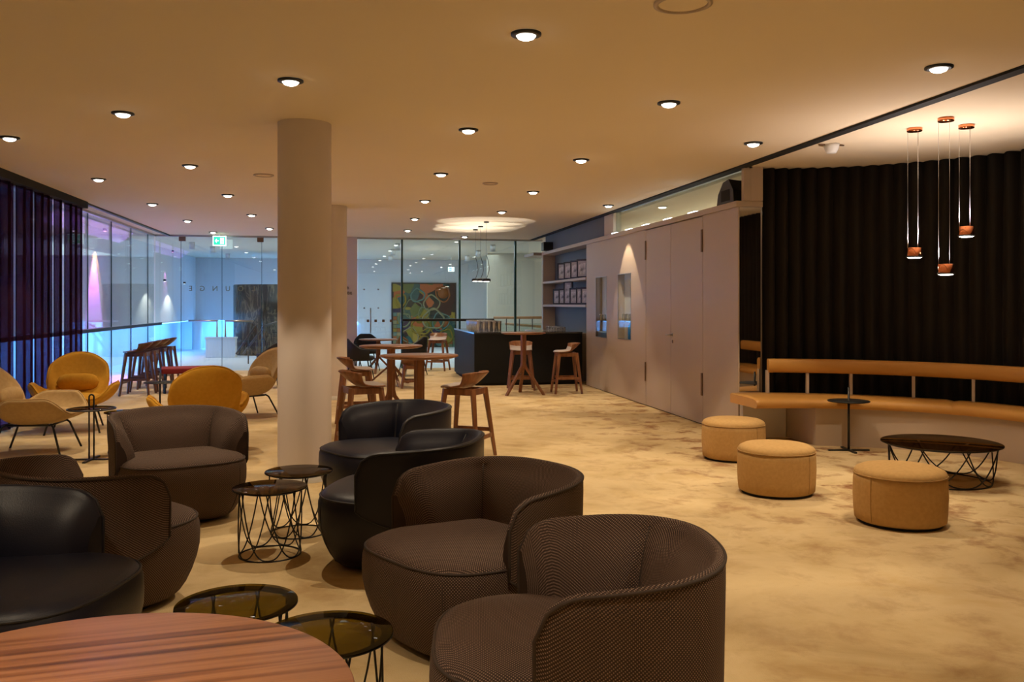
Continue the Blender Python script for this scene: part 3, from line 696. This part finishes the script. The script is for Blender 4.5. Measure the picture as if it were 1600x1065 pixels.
# things in the display windows
for i, ((a, c), (zl, zh)) in enumerate(((h1, zh1), (h2, zh2))):
    for k in range(3):
        o = bpy.data.objects.new('drinking_glass', gm); C.objects.link(o); o.location = (PS+.055, a+(c-a)*(.2+.28*k), zl+.292)
        tag(o, '%s clear glass on the glass shelf inside the %s display window' % (['right hand','middle','left hand'][k], ('left','right')[i]), 'glass', 'glasses in the %s display window' % ('left','right')[i])
a, c = h2; tag(B().lathe([(.04,0),(.045,.01),(.045,.2),(.02,.24),(.016,.27)], (PS+.055, a+(c-a)*.28, zh2[0]+.001), 16).ob('bottle', mat('blue_bottle', (.03,.25,.75), .2)), 'bright blue bottle at the foot of the right display window', 'bottle')
a, c = h1; t = B().box(PS+.02, PS+.1, a+.05, c-.05, zh1[0]+.001, zh1[0]+.1).ob('display_box', M['steel'], bevel=.01); tag(t, 'small metallic box in the left display window', 'box')

# ================================================================== painting, hall objects
xa, xb = onT(613.5, WB-.08), onT(711, WB-.08); za, zb = zat(545, xa, WB-.08), zat(443, xa, WB-.08)
pt = thing('painting', 'large colourful abstract painting of loops beyond the back glass', 'painting', ((xa+xb)/2, WB-.04, za))
W2, H2 = (xb-xa)/2, zb-za
B().box(-W2, W2, -.03, .03, 0, H2).ob('canvas', M['canvas'], pt)
f = B(); f.box(-W2-.04,-W2,-.05,.035,-.04,H2+.04); f.box(W2,W2+.04,-.05,.035,-.04,H2+.04); f.box(-W2,W2,-.05,.035,H2,H2+.04); f.box(-W2,W2,-.05,.035,-.04,0); f.ob('frame', M['black'], pt)
pc = [mat('paint_%d' % i, c, .5) for i, c in enumerate([(.16,.20,.10),(.30,.20,.015),(.10,.21,.18),(.33,.10,.02),(.28,.26,.13)])]
random.seed(3)
for i, (cx_, cz_, r_, k_) in enumerate([(-.35,.62,.30,0),(.25,.70,.26,4),(-.1,.35,.30,1),(.1,.2,.24,1),(.6,.85,.26,3),(-.62,.45,.22,0),(.55,.42,.30,2),(-.2,.82,.22,2),(.3,.45,.34,4),(-.45,.2,.27,4),(.72,.2,.22,1),(-.75,.75,.2,1),(0,.55,.2,0),(-.7,.1,.18,3)]):
    ring = [(cx_*W2 + r_*math.cos(a*PI/16)*(1+.12*math.sin(2*a*PI/16+i)), -.034-.001*i, cz_*H2 + r_*math.sin(a*PI/16)*(1+.15*math.cos(3*a*PI/16+i))) for a in range(32)]
    ring = [(max(-W2+.02, min(W2-.02, x)), y, max(.02, min(H2-.02, z))) for x, y, z in ring]
    B().tube(ring, .022 + .006*(i % 3), 5, closed=True).ob('paint_loop', pc[k_], pt)
for i, (cx_, cz_, r_, k_) in enumerate([(.62,.86,.20,3),(-.15,.45,.14,1),(.7,.38,.13,3),(0,.12,.2,1),(-.7,.12,.16,3),(.5,.1,.14,2)]):
    B().tube([(cx_*W2,-.031,cz_*H2),(cx_*W2,-.035,cz_*H2)], r_, 24).ob('paint_spot', pc[k_], pt)
for i in range(26):
    x = -W2+.02+.13*(i % 2) if i < 18 else W2*.55+.14*((i-18) % 4); z = .05+.17*(i//2)*.8 if i < 18 else .03+.12*((i-18)//4)
    if z < H2-.2: B().box(x, x+.12, -.034, -.031, z, z+.12).ob('paint_square', pc[(i*7) % 5], pt)
# dark marble block, rail, white counter, handrails in the atrium
p = D(416, 26.6); t = struct(B().lathe([(.95,0),(.95,2.06),(.93,2.08),(.001,2.09)], (p.x, p.y, 0), 48).ob('wall_core', M['marble']), 'dark veined marble drum beyond the glass doors')
p = D(308, 29.3); struct(B().lathe([(.16,0),(.16,.95)], (p.x, p.y, 0), 24, cap=False).ob('column_atrium', M['hall_white']))
p = D(346, 25.0); t = thing('white_counter', 'low white counter in the blue lit atrium', 'counter', (p.x, p.y, 0))
B().box(-.4,.4,-.2,.2,0,.52).ob('body', M['hall_white'], t, bevel=.01); B().box(-.42,.42,-.23,.23,.52,.57).ob('worktop', M['white'], t, bevel=.01)
M['railm'] = mat('dark_rail_steel', (.07,.07,.075), .35, .8)
hr = thing('stair_handrail', 'steel stair handrails slanting down before the marble drum', 'handrail', D(395, 22.6))
q = hr.location
def R3(px, py, d): v_ = D(px, d); v_.z = 1.5-(py-HY)*d/FPX; return v_ - Vector((q.x, q.y, 0))
B().tube([R3(369, 553, 22.2), R3(402, 505, 22.2)], .028, 8).ob('rail', M['railm'], hr)
B().tube([R3(380, 553, 23.2), R3(413, 509, 23.2), R3(432, 503, 23.6)], .028, 8).ob('rail', M['railm'], hr)
for px, d_ in ((402,22.2),(413,23.2),(388,22.2)): v_ = D(px, d_)-Vector((q.x,q.y,0)); B().tube([(v_.x,v_.y,0),(v_.x,v_.y,1.0 if px>400 else .72)], .018, 6).ob('post', M['railm'], hr)
hr.location.z = 0
# glass balustrade with wooden rails on the right
p0, p1 = D(771, 23.0), D(852, 23.0); t = thing('balustrade', 'glass balustrade with a pale wooden handrail beyond the bar', 'balustrade', (p0.x, p0.y, 0)); e = p1-p0
B().tube([(0,0,1.15),(e.x,e.y,1.15)], .035, 10).ob('handrail', M['railwood'], t)
B().tube([(.4,.5,.98),(e.x,e.y+.5,.90)], .035, 10).ob('handrail', M['railwood'], t)
for k in range(4):
    f0, f1 = k/4, (k+1)/4; B().bar((e.x*f0+.02, e.y*f0, .5), (e.x*f1-.02, e.y*f1, .5), .01, 1.0).ob('pane', M['glass'], t)
    B().bar((e.x*f0, e.y*f0, 0), (e.x*f0, e.y*f0, 1.12), .02, .03).ob('post', M['black'], t)

# ================================================================== FURNITURE
# tub armchair -----------------------------------------------------
def rho(phi, a=.432, bb=.445):
    c_ = math.cos(phi); n = 3.1 if c_ > 0 else 2.6
    if c_ > 0: bb = .475
    return (abs(math.sin(phi)/a)**n + abs(math.cos(phi)/bb)**n)**(-1/n)
ZS = [(.03,.76),(.05,.81),(.09,.865),(.15,.92),(.21,.96),(.27,.985),(.33,.99),(.37,.985),(.40,.965),(.42,.93),(.435,.86),(.446,.72),(.452,.5),(.455,.2)]
def zscale(z):
    if z <= ZS[0][0]: return ZS[0][1]
    for (a, sa), (c, sc) in zip(ZS, ZS[1:]):
        if z <= c: return sa+(sc-sa)*(z-a)/(c-a)
    return .99
def pol(phi, r, z): return Vector((r*math.sin(phi), -r*math.cos(phi), z))
def tub_chair(label, fab, pipe):
    t = thing('tub_armchair', label, 'armchair', group='tub armchairs')
    B().lathe([(.30,0),(.30,.04)], n=32).ob('plinth', M['blackmat'], t)
    n = 72; G = []; V = []
    cols = []
    for i in range(n+1):
        ph = 2*PI*i/n; r = rho(ph)
        col = [pol(ph, r*s, z + (.012*math.cos(ph) if z > .36 else 0)) for z, s in ZS]; cols.append(col)
    L0 = [0]
    for j in range(1, len(ZS)): L0.append(L0[-1] + math.hypot(ZS[j][0]-ZS[j-1][0], (ZS[j][1]-ZS[j-1][1])*.46))
    b = B(); nn = len(ZS)
    for i in range(n):
        c0, c1 = cols[i], cols[i+1]; u0, u1 = i*2*PI*.455/n, (i+1)*2*PI*.455/n
        for j in range(nn-1):
            if j < 8: uv = [(u0,L0[j]),(u1,L0[j]),(u1,L0[j+1]),(u0,L0[j+1])]
            else: uv = [(q.x, q.y) for q in (c0[j], c1[j], c1[j+1], c0[j+1])]
            b.add([c0[j],c1[j],c1[j+1],c0[j+1]], [(0,1,2,3)], [uv])
    b.add([cols[i][-1] for i in range(n)], [tuple(range(n))], [[(cols[i][-1].x, cols[i][-1].y) for i in range(n)]])
    b.add([cols[i][0] for i in range(n)], [tuple(range(n))[::-1]])
    o = b.ob('body', fab, t)
    # weld so that smooth shading works
    import bmesh
    bm = bmesh.new(); bm.from_mesh(o.data); bmesh.ops.remove_doubles(bm, verts=bm.verts, dist=1e-5); bm.to_mesh(o.data); bm.free()
    B().tube([pol(math.radians(a), rho(math.radians(a))*.962, .405+.012*math.cos(math.radians(a))) for a in range(-96, 97, 4)], .006, 6).ob('seat_piping', pipe, o)
    # front seams going down from the piping
    for a in (38,):
        ph = math.radians(a); B().tube([pol(ph, rho(ph)*zscale(z)+.0008, z) for z in (.05,.1,.16,.22,.28,.34,.38,.40)], .0022, 5).ob('seam', pipe, o)
    # backrest band
    p0, p1 = math.radians(70), math.radians(290); m = 110; rad = .13; G = []; V = []; edge = []
    for i in range(m+1):
        u = i/m; uu = (2*u-1); uu = uu*(.25+.75*abs(uu)) if abs(uu) < .999 else uu; uu = (2*u-1)*.45+.55*(2*u-1)**3; ph = (p0+p1)/2+(p1-p0)/2*uu; r = rho(ph)+.012; s_ = min(ph-p0, p1-ph)*r
        back = (1-math.cos(ph))/2                       # 1 at the back
        bk = max(0, min(1, (back-.33)/.67))
        zt = .69+.045*bk
        if s_ < rad: zt -= rad*(1-math.sqrt(max(0, 1-(1-s_/rad)**2)))*.85
        zl = .375-.18*(bk**.65)
        if s_ < .10: zl += .0
        dang = min(abs(math.degrees(ph)-132), abs(math.degrees(ph)-228))
        th = .105 + .028*(1-math.exp(-dang/3.2)) - .03*math.exp(-s_/.05)
        zo = [zl+(zt-.03-zl)*k/9 for k in range(10)]
        row = []; vv = []
        for z in zo:
            sc = zscale(z) if z < .34 else .99+.012*min(1, (z-.34)/.3)
            ro = r*sc + .006
            row.append(pol(ph, ro, z))
        rt = r*1.002+.004
        g_ = 1-math.exp(-dang/2.6); endf = 1-math.exp(-s_/.05)
        row += [pol(ph, rt-.003, zt-.006), pol(ph, rt-.016, zt+.001), pol(ph, rt-.03, zt-.006)]
        for k in range(8):
            f_ = k/7; z = (zt-.03)*(1-f_)+.36*f_
            cs, sn = abs(math.cos(ph)), abs(math.sin(ph))
            rb_ = min(.262/max(sn, .01), .236/max(cs, .01) if PI/2 < ph < 1.5*PI else 9)
            rtop = rt-.038; rin = rtop + (rb_-rtop)*(f_**.7)*(.30+.70*endf) - .016*math.sin(PI*min(1, f_*1.2))*g_ + .016*(1-g_)
            row.append(pol(ph, min(rt-.033, rin), z))
        row.append(pol(ph, r*zscale(max(.06, zl))-.03, zl+.0))
        row.append(row[0])
        q = [0]
        for a_, c_ in zip(row, row[1:]): q.append(q[-1]+(c_-a_).length)
        G.append(row); V.append(q); edge.append(pol(ph, rt+.000, zt-.010))
    U = [ ((p0+p1)/2+(p1-p0)/2*((2*i/m-1)*.45+.55*(2*i/m-1)**3))*.46 for i in range(m+1)]
    b = B(); b.grid(G, U, V)
    b.add(G[0][:-1], [tuple(range(len(G[0])-1))[::-1]]); b.add(G[-1][:-1], [tuple(range(len(G[0])-1))])
    ob_ = b.ob('backrest', fab, t)
    e0 = [pol(p0, rho(p0)+.012-.004, z) for z in (.37,.42,.47)]; e1 = [pol(p1, rho(p1)+.012-.004, z) for z in (.47,.42,.37)]
    zl0 = [G[i][0] for i in range(m+1)]
    B().tube([q for q in [G[0][0], G[0][3], G[0][6]]] + edge + [G[-1][6], G[-1][3], G[-1][0]], .0065, 6).ob('piping', pipe, ob_)
    for pc_ in (132, 228):
        ic_ = min(range(m+1), key=lambda i: abs(math.degrees(math.atan2(G[i][0].x, -G[i][0].y)) % 360 - pc_))
        B().tube([q_*.995 for q_ in G[ic_][13:20]], .0035, 5).ob('seam', pipe, ob_)
    B().tube([q+Vector((0,0,.0)) for q in zl0], .005, 6).ob('lower_piping', pipe, ob_)
    return t
tb = tub_chair('brown woven tub armchair at the bottom right, seen from its side and back', M['brown'], M['brownpipe'])
tn = tub_chair('black leather tub armchair at the bottom left edge beside the round wooden table', M['navy'], M['navypipe'])
def put(t, X, d, fx, fd): x, y = room(X, d); t.location = (x, y, 0); t.rotation_euler.z = face(fx, fd)
put(tb, .205, 2.88, -1.0, -.04)
def again(src, X, d, fx, fd, lb): x, y = room(X, d); return dup(src, (x, y, 0), face(fx, fd), lb)
again(tb, -.17, 4.03, -.72, -.60, 'brown woven tub armchair in the centre foreground with its seat facing the camera')
again(tb, -2.37, 6.28, .56, -.83, 'brown woven tub armchair left of the column, open towards the glass side tables')
again(tb, -2.10, 4.42, .62, .78, 'brown woven tub armchair at the left edge seen from behind its side')
put(tn, -1.97, 3.42, 1.0, -.06)
again(tn, -.955, 6.72, -.75, -.62, 'black leather tub armchair just right of the column, the farther one, with its inside showing')
again(tn, -.635, 5.2, -.98, .12, 'black leather tub armchair right of the column seen from its outer side')

# wire side tables ---------------------------------------------------
def wire_table(label, R_, rb, H, top_mat, loops, x, y, rim=True, wr=.0042):
    t = thing('wire_table', label, 'table', (x, y, 0), random.uniform(0, 1), group='glass tables on wire baskets')
    B().lathe([(.001,H-.008),(R_-.002,H-.008),(R_,H-.006),(R_,H-.001),(R_-.002,H),(.001,H)], n=64, cap=False).ob('glass_top', top_mat, t)
    if rim: B().lathe([(R_-.038,H-.0095),(R_+.001,H-.0095),(R_+.001,H-.0088),(R_-.038,H-.0088)], n=64, cap=False).ob('rim', M['black'], t)
    B().tube([( (R_-.03)*math.cos(a*PI/24), (R_-.03)*math.sin(a*PI/24), H-.016) for a in range(48)], wr, 6, closed=True).ob('top_ring', M['black'], t)
    B().tube([( rb*math.cos(a*PI/24), rb*math.sin(a*PI/24), wr) for a in range(48)], wr, 6, closed=True).ob('base_ring', M['black'], t)
    for k in range(loops):
        a0 = 2*PI*k/loops; sp = 2*PI/loops*2.1; pts = []
        for i in range(21):
            f = i/20*2-1; z = (abs(f)**2.6)*(H-.02)+wr*2; r = rb+(R_-.03-rb)*(z/H); pts.append((r*math.cos(a0+sp*f*.5), r*math.sin(a0+sp*f*.5), z))
        B().tube(pts, wr, 6).ob('wire', M['black'], t)
    return t
def cr(px, d): p_ = D(px, d); return p_.x, p_.y
wire_table('low glass table on a wire base, left of the pair between the armchairs', .218, .18, .407, M['smoke2'], 7, *cr(422, 5.3))
wire_table('low glass table on a wire base, farther of the pair, before the column', .218, .18, .407, M['smoke2'], 7, *cr(467, 5.81))
wire_table('olive glass table behind the round wooden table, left one', .218, .18, .407, M['smoke'], 7, *cr(370, 3.24))
wire_table('olive glass table at the right end of the round wooden table', .218, .18, .407, M['smoke'], 7, *cr(511, 2.94))
wire_table('wide low glass coffee table on a wire base beside the poufs', .475, .385, .33, M['smoke2'], 8, *cr(1470, 7.5), wr=.006)
wire_table('small glass table half hidden behind the brown armchair, between the yellow chairs', .20, .16, .42, M['smoke'], 6, *cr(196, 8.9))

# poufs ---------------------------------------------------------------
def pouf(label, px, d, rz):
    p = D(px, d); t = thing('pouf', label, 'pouf', (p.x, p.y, 0), rz, group='round sand coloured poufs')
    B().lathe([(.27,0),(.27,.02)], n=40).ob('plinth', M['blackmat'], t)
    B().lathe([(.275,.018),(.294,.03),(.300,.09),(.304,.19),(.302,.29),(.298,.335)], n=56).ob('body', M['pouf'], t)
    B().lathe([(.298,.335),(.297,.350),(.285,.368),(.25,.384),(.18,.393),(.08,.397),(.001,.398)], n=56, cap=False).ob('top', M['pouf'], t)
    B().tube([(.300*math.cos(a*PI/28), .300*math.sin(a*PI/28), .337) for a in range(56)], .0045, 6, closed=True).ob('piping', M['poufpipe'], t)
    B().tube([(.2785,0,.02),(.2965,0,.04),(.3025,0,.10),(.3055,0,.19),(.3035,0,.29),(.3,0,.335)], .002, 5).ob('seam', M['poufpipe'], t)
pouf('sand coloured pouf nearest the partition, the farthest of three', 1146, 8.6, -1.2)
pouf('sand coloured pouf in the middle of the three', 1213, 7.05, -1.1)
pouf('sand coloured pouf at the right, the nearest and largest looking of three', 1406, 6.08, -2.8)

# pole side tables ------------------------------------------------------
def pole_table(label, px, d, H, ph, double, base='cross', rz=0, r=.20):
    p = D(px, d); t = thing('pole_table', label, 'table', (p.x, p.y, 0), rz)
    B().lathe([(.001,H-.012),(r,H-.012),(r,H),(.001,H)], n=40, cap=False).ob('tabletop', M['blackmat'] if not double else M['smoke2'], t, loc=(0, .0, 0))
    B().tube([(r*math.cos(a*PI/20), r*math.sin(a*PI/20), H-.006) for a in range(40)], .007, 6, closed=True).ob('rim', M['black'], t)
    if double:
        w_ = .022; arc = [(w_*math.cos(a*PI/8), 0, ph-w_+w_*math.sin(a*PI/8)) for a in range(9)]
        B().tube([(w_,0,.01)]+arc+[(-w_,0,.01)], .008, 8).ob('pole', M['black'], t)
    else: B().tube([(0,0,.01),(0,0,ph)], .012, 8).ob('pole', M['black'], t)
    B().box(-.21,.21,-.014,.014,0,.014).ob('foot', M['black'], t); B().box(-.014,.014,-.19,.19,.0,.016).ob('foot', M['black'], t)
pole_table('slim round side table with looped pole beside the sand shell chair', 143, 8.5, .50, .63, True, rz=-.1, r=.215)
pole_table('black round side table on a single pole before the tan bench', 1326, 9.05, .515, .65, False, rz=-TH)
pole_table('small black side table by the row of bar stools', 250, 11.6, .48, .60, False, rz=.4)

# foreground wooden table -------------------------------------------------
x, y = room(-.829, 1.646); t = thing('round_wood_table', 'large round walnut table at the bottom left corner', 'table', (x, y, 0), .12)
mt = noisy('walnut_top', [(.34, (.10,.034,.014)), (.44, (.25,.095,.04)), (.52, (.37,.165,.078)), (.60, (.30,.12,.052)), (.68, (.17,.06,.026))], 1.3, .4, 10, (.45, 17, 4), distort=.35)
B().lathe([(.001,.712),(.50,.712),(.524,.722),(.53,.732),(.53,.738),(.526,.742),(.001,.742)], n=96, cap=False).ob('tabletop', mt, t)
B().lathe([(.05,.03),(.045,.712)], n=24).ob('pole', M['black'], t); B().lathe([(.28,0),(.28,.012),(.06,.03)], n=48).ob('base', M['black'], t)

# tripod tables of bent boards
def tripod_table(label, px, d, H, R_, rz, name='tall_table', spread=.36, knee=.45):
    p = D(px, d); t = thing(name, label, 'table', (p.x, p.y, 0), rz, group='walnut tripod tables')
    B().lathe([(.001,H-.03),(R_-.05,H-.03),(R_,H-.014),(R_,H-.006),(R_-.004,H),(.001,H)], n=56, cap=False).ob('tabletop', M['walnut'], t)
    for k in range(3):
        a = 2*PI*k/3; dx, dy = math.cos(a), math.sin(a); zk = H*knee
        path = [(.022, H-.03), (.022, zk+.06), (.032, zk), (spread, .0)]
        b_ = B(); w_ = .038
        vs = []
        th = [.022,.022,.026,.022]
        for (r_, z_), h_ in zip(path, th):
            for so, sw in ((-1,-1),(1,-1),(1,1),(-1,1)):
                rr = r_+so*h_; vs.append((dx*rr - dy*sw*w_*.7, dy*rr + dx*sw*w_*.7, z_))
        fs = [(3,2,1,0)]+[(12,13,14,15)]
        for i in range(3):
            for q in range(4): fs.append((i*4+q, i*4+(q+1) % 4, (i+1)*4+(q+1) % 4, (i+1)*4+q))
        b_.add(vs, fs, None, False); b_.ob('leg', M['stoolwood'], t, bevel=.006)
    return t
tripod_table('tall walnut tripod table nearest, behind the black armchair', 655, 8.2, 1.03, .365, .5)
tripod_table('tall walnut tripod table second, left of the nearest tall one', 611, 10.1, 1.03, .36, .2)
tripod_table('tall walnut tripod table standing before the bar', 818, 14.7, 1.03, .37, -.55)
tripod_table('lower walnut table hidden behind the tall tables', 612, 16.4, .74, .42, .8, 'dining_table', .46, .5)
tripod_table('small far dining table among the black armchairs', 591, 19.3, .74, .42, .3, 'dining_table', .36)

# bar stools ---------------------------------------------------------------
def bar_stool(label, H, wmat, pad=True, name='bar_stool', cat='stool'):
    t = thing(name, label, cat, group='walnut bar stools')
    nx, ny = 14, 16; G = []
    for i in range(ny+1):
        v = i/ny; yy = -.21+.46*v; row = []
        for j in range(nx+1):
            u = j/nx*2-1; bk = max(0, (v-.52)/.48)
            hw = .205*(1-.10*(1-v))*(1+.0*bk)
            sd = max(0, min(1, (v-.25)/.6)); sd = sd*sd*(3-2*sd)
            z = H + .145*(bk**1.25)*(1-.30*abs(u)**4) + .05*sd*(1-bk*.4)*abs(u)**3 - .010*(1-abs(u)**2)*(1-bk)
            y2 = yy - .17*(abs(u)**2.6)*(bk**1.1) - .02*bk*bk - (.05*abs(u)**3 if v < .2 else 0)*0
            # rounded front corners
            if v < .15: y2 += .035*(abs(u)**4)*(1-v/.15)
            row.append(Vector((u*hw, y2, z)))
        G.append(row)
    B().grid(G).ob('seat_shell', wmat, t, solid=.014, bevel=0)
    if pad:
        G2 = []
        for i in range(0, 13):
            row = []
            for j in range(nx+1):
                u = j/nx*2-1; q = G[i][j]; e = (1-abs(u)**6)*(1-abs((i/12)*2-1)**6)
                row.append(Vector((q.x*.97, q.y-.004, q.z+.006+.026*e)))
            G2.append(row)
        B().grid(G2).ob('seat_pad', M['pad'], t)
    zt = H-.018
    B().box(-.15,.15,-.16,-.13,zt-.06,zt).ob('apron', wmat, t, bevel=.004); B().box(-.15,.15,.13,.16,zt-.06,zt).ob('apron', wmat, t, bevel=.004)
    B().box(-.16,-.13,-.13,.13,zt-.06,zt).ob('apron', wmat, t, bevel=.004); B().box(.13,.16,-.13,.13,zt-.06,zt).ob('apron', wmat, t, bevel=.004)
    f = .08*H/.7
    for sx in (-1,1):
        for sy in (-1,1):
            B().bar((sx*.145, sy*.145, zt), (sx*(.145+f), sy*(.145+f), 0), .046, .046, .03, .03).ob('leg', wmat, t, bevel=.004)
    zs = H*.30; q = .145+f*(1-zs/zt)
    for sy in (-1, 1): B().box(-q, q, sy*q-.011, sy*q+.011, zs-.02, zs+.02).ob('stretcher', wmat, t, bevel=.003)
    for sx in (-1, 1): B().box(sx*q-.011, sx*q+.011, -q, q, zs+.03, zs+.07).ob('stretcher', wmat, t, bevel=.003)
    return t
def sput(t, px, d, fx, fd): p_ = D(px, d); t.location = p_; t.rotation_euler.z = face(fx, fd)
s0 = bar_stool('walnut bar stool with grey pad right of the nearest tall table', .70, M['stoolwood']); sput(s0, 727, 8.65, -.93, .36)
def sdup(src, px, d, fx, fd, lb, g=None): p_ = D(px, d); return dup(src, p_, face(fx, fd), lb, g)
sdup(s0, 566, 8.75, .90, .42, 'walnut bar stool with grey pad just right of the column, the nearer of two')
sdup(s0, 556, 10.9, .95, .25, 'walnut bar stool with grey pad right of the column, the farther of two')
sdup(s0, 814, 15.55, .05, -1, 'walnut bar stool with grey pad tucked behind the tall table at the bar')
sdup(s0, 885, 14.95, -1, -.12, 'walnut bar stool with grey pad at the right before the black bar front')
sdup(s0, 684, 20.0, -.2, -1, 'bar stool in front of the painting by the back glass')
s1 = bar_stool('low walnut chair with grey pad behind the nearest tall table', .42, M['stoolwood'], name='low_chair', cat='chair'); sput(s1, 645, 15.9, -.1, 1); s1['group'] = 'low walnut chairs'
s2 = bar_stool('nearest dark wooden bar stool of the row by the left glass', .72, M['darkwood'], pad=False)
sy0, sy3 = None, None
sx_ = -3.42
for i, t_ in enumerate((15.5, 16.2, 16.9, 17.6)):
    lb = ['nearest','second','third','farthest'][i] + ' dark wooden bar stool of the row by the left glass'
    if i == 0: s2.location = (sx_, t_, 0); s2.rotation_euler.z = -PI/2-.05
    else: dup(s2, (sx_, t_, 0), -PI/2-.05, lb)

# shell lounge chairs ---------------------------------------------------------
def interp(tab, x):
    for (a, va), (c, vc) in zip(tab, tab[1:]):
        if x <= c:
            f = (x-a)/(c-a); f = f*f*(3-2*f); return va+(vc-va)*f
    return tab[-1][1]
RZ = [(0,.405),(48,.405),(72,.50),(88,.575),(104,.585),(120,.50),(130,.47),(139,.62),(150,.80),(165,.89),(180,.91)]
RR = [(0,.40),(40,.50),(62,.50),(90,.465),(108,.46),(126,.40),(134,.39),(150,.44),(180,.50)]
def shell_chair(label, up):
    t = thing('shell_lounge_chair', label, 'armchair', group='shell lounge chairs')
    n = 96; m = 14; G = []
    for i in range(n):
        a = 360*i/n; aa = a if a <= 180 else 360-a; ph = math.radians(a); zr, rr = interp(RZ, aa), interp(RR, aa)
        if aa > 128: zr = .475+.43*math.sin((aa-128)/52*PI/2)**.62
        elif aa > 28: q9 = min(1, (aa-28)/34); q8 = max(0, min(1, (aa-96)/32)); zr = .405+.17*q9*q9*(3-2*q9)-.10*q8*q8*(3-2*q8)
        row = []
        for j in range(m+1):
            f = j/m; z0 = .31
            # bowl profile: flat in the middle, rising to the rim
            r = rr*(1-(1-f)**1.5) if zr > .45 else rr*f
            z = z0 + (zr-z0)*(f**(2.4 if aa < 125 else 2.0))
            p = pol(ph, max(r, .002), z)
            if z > .45 and aa > 118: w9 = (z-.45)/.45; p.x *= 1+.30*math.sin(min(1, w9*1.3)*PI/2)
            if z > .45 and aa > 118: p.y = p.y*(1) + .10*(z-.45)
            row.append(p)
        G.append(row)
    G.append(G[0]); b = B().grid(G); o = b.ob('shell', up, t)
    import bmesh
    bm = bmesh.new(); bm.from_mesh(o.data); bmesh.ops.remove_doubles(bm, verts=bm.verts, dist=5e-3); bmesh.ops.recalc_face_normals(bm, faces=bm.faces); bm.to_mesh(o.data); bm.free()
    md = o.modifiers.new('s', 'SOLIDIFY'); md.thickness = .055; md.offset = 0; md = o.modifiers.new('u', 'SUBSURF'); md.levels = 1; md.render_levels = 2
    B().tube([G[i][-1] for i in range(n)], .008, 6, closed=True).ob('piping', up, t)
    b = B().lathe([(.001,.0),(.26,.0),(.30,.02),(.31,.05),(.29,.085),(.2,.10),(.001,.105)], n=40, cap=False); b.ob('seat_cushion', up, t, loc=(0,-.06,.335))
    # lumbar pillow
    rows = []
    for i in range(17):
        u = i/16*2-1; rr_ = .10*(1-abs(u)**4)**.5+.002
        rows.append([Vector((u*.235, .23-.03*(1-u*u)*-1 + math.cos(a*PI/8)*rr_*.6, .555+math.sin(a*PI/8)*rr_)) for a in range(17)])
    B().grid(rows).ob('pillow', up, t)
    for sx in (-1,1):
        B().tube([(sx*.20,-.22,.30),(sx*.22,-.25,.27),(sx*.29,-.34,0)], .011, 8).ob('leg', M['black'], t)
        B().tube([(sx*.18,.20,.30),(sx*.20,.24,.27),(sx*.27,.36,0)], .011, 8).ob('leg', M['black'], t)
    B().tube([(-.20,-.22,.29),(.20,-.22,.29),(.18,.20,.29),(-.18,.20,.29)], .011, 8, closed=True).ob('leg_frame', M['black'], t)
    return t
lm = shell_chair('mustard shell lounge chair facing the room before the purple curtain', M['mustard']); sput(lm, 118, 10.5, .35, -.95)
ls = shell_chair('sand shell lounge chair at the left edge turned to the side table', M['sand']); sput(ls, 56, 9.0, .98, .12)
sdup(lm, 312, 8.95, -.50, .86, 'mustard shell lounge chair seen from the back behind the brown armchair')
sdup(ls, 382, 11.75, -.68, -.73, 'sand shell lounge chair beside the column, facing left')

# black upholstered armchairs far back ---------------------------------------
def dining_armchair(label):
    t = thing('dining_armchair', label, 'chair', group='black dining armchairs')
    G = []
    for i in range(33):
        u = i/32; ph = math.radians(62+236*u); e = min(u,1-u); top = .62+.20*max(0, min(1, (e-.14)/.26))
        r = .29
        G.append([pol(ph, r-.04+.045*k, z) for k, z in ((0,.42),(1,.42),(1.3,top-.02),(1.1,top),(.4,top),(.1,top-.03),(0,.42))])
    b = B().grid(G); n_ = 6; b.add(G[0][:n_], [tuple(range(n_))]); b.add(G[-1][:n_], [tuple(range(n_))[::-1]]); b.ob('backrest', M['dark_up'], t)
    B().lathe([(.24,.38),(.27,.40),(.275,.44),(.25,.47),(.001,.48)], n=32, cap=False).ob('seat', M['dark_up'], t)
    for sx in (-1,1):
        for sy in (-1,1): B().tube([(sx*.17,sy*.17,.39),(sx*.24,sy*.24,0)], [.014,.009], 8).ob('leg', M['black'], t)
    return t
da = dining_armchair('black dining armchair beside the column on its left'); sput(da, 428, 16.0, -.7, .6)
sdup(da, 440, 17.6, -.6, -.5, 'black dining armchair behind the one left of the column')
sdup(da, 563, 17.6, .9, .3, 'black dining armchair right of the farther column, nearest of the far group')
sdup(da, 574, 20.1, .3, -.9, 'black dining armchair against the back glass at the far table')
sdup(da, 545, 19.0, .95, -.1, 'black dining armchair half hidden by the farther column')
sdup(da, 645, 18.6, -.9, .2, 'black dining armchair behind the tall tables before the painting')
# red low ottoman
p = D(296, 15.2); t = thing('low_bench', 'dark red low bench by the glass doors', 'bench', (p.x, p.y, 0), .2)
B().box(-.45,.45,-.32,.32,.33,.42).ob('seat', M['red'], t, bevel=.02)
for sx in (-1,1):
    for sy in (-1,1): B().bar((sx*.38,sy*.26,.33),(sx*.40,sy*.28,0),.03,.03).ob('leg', M['black'], t)
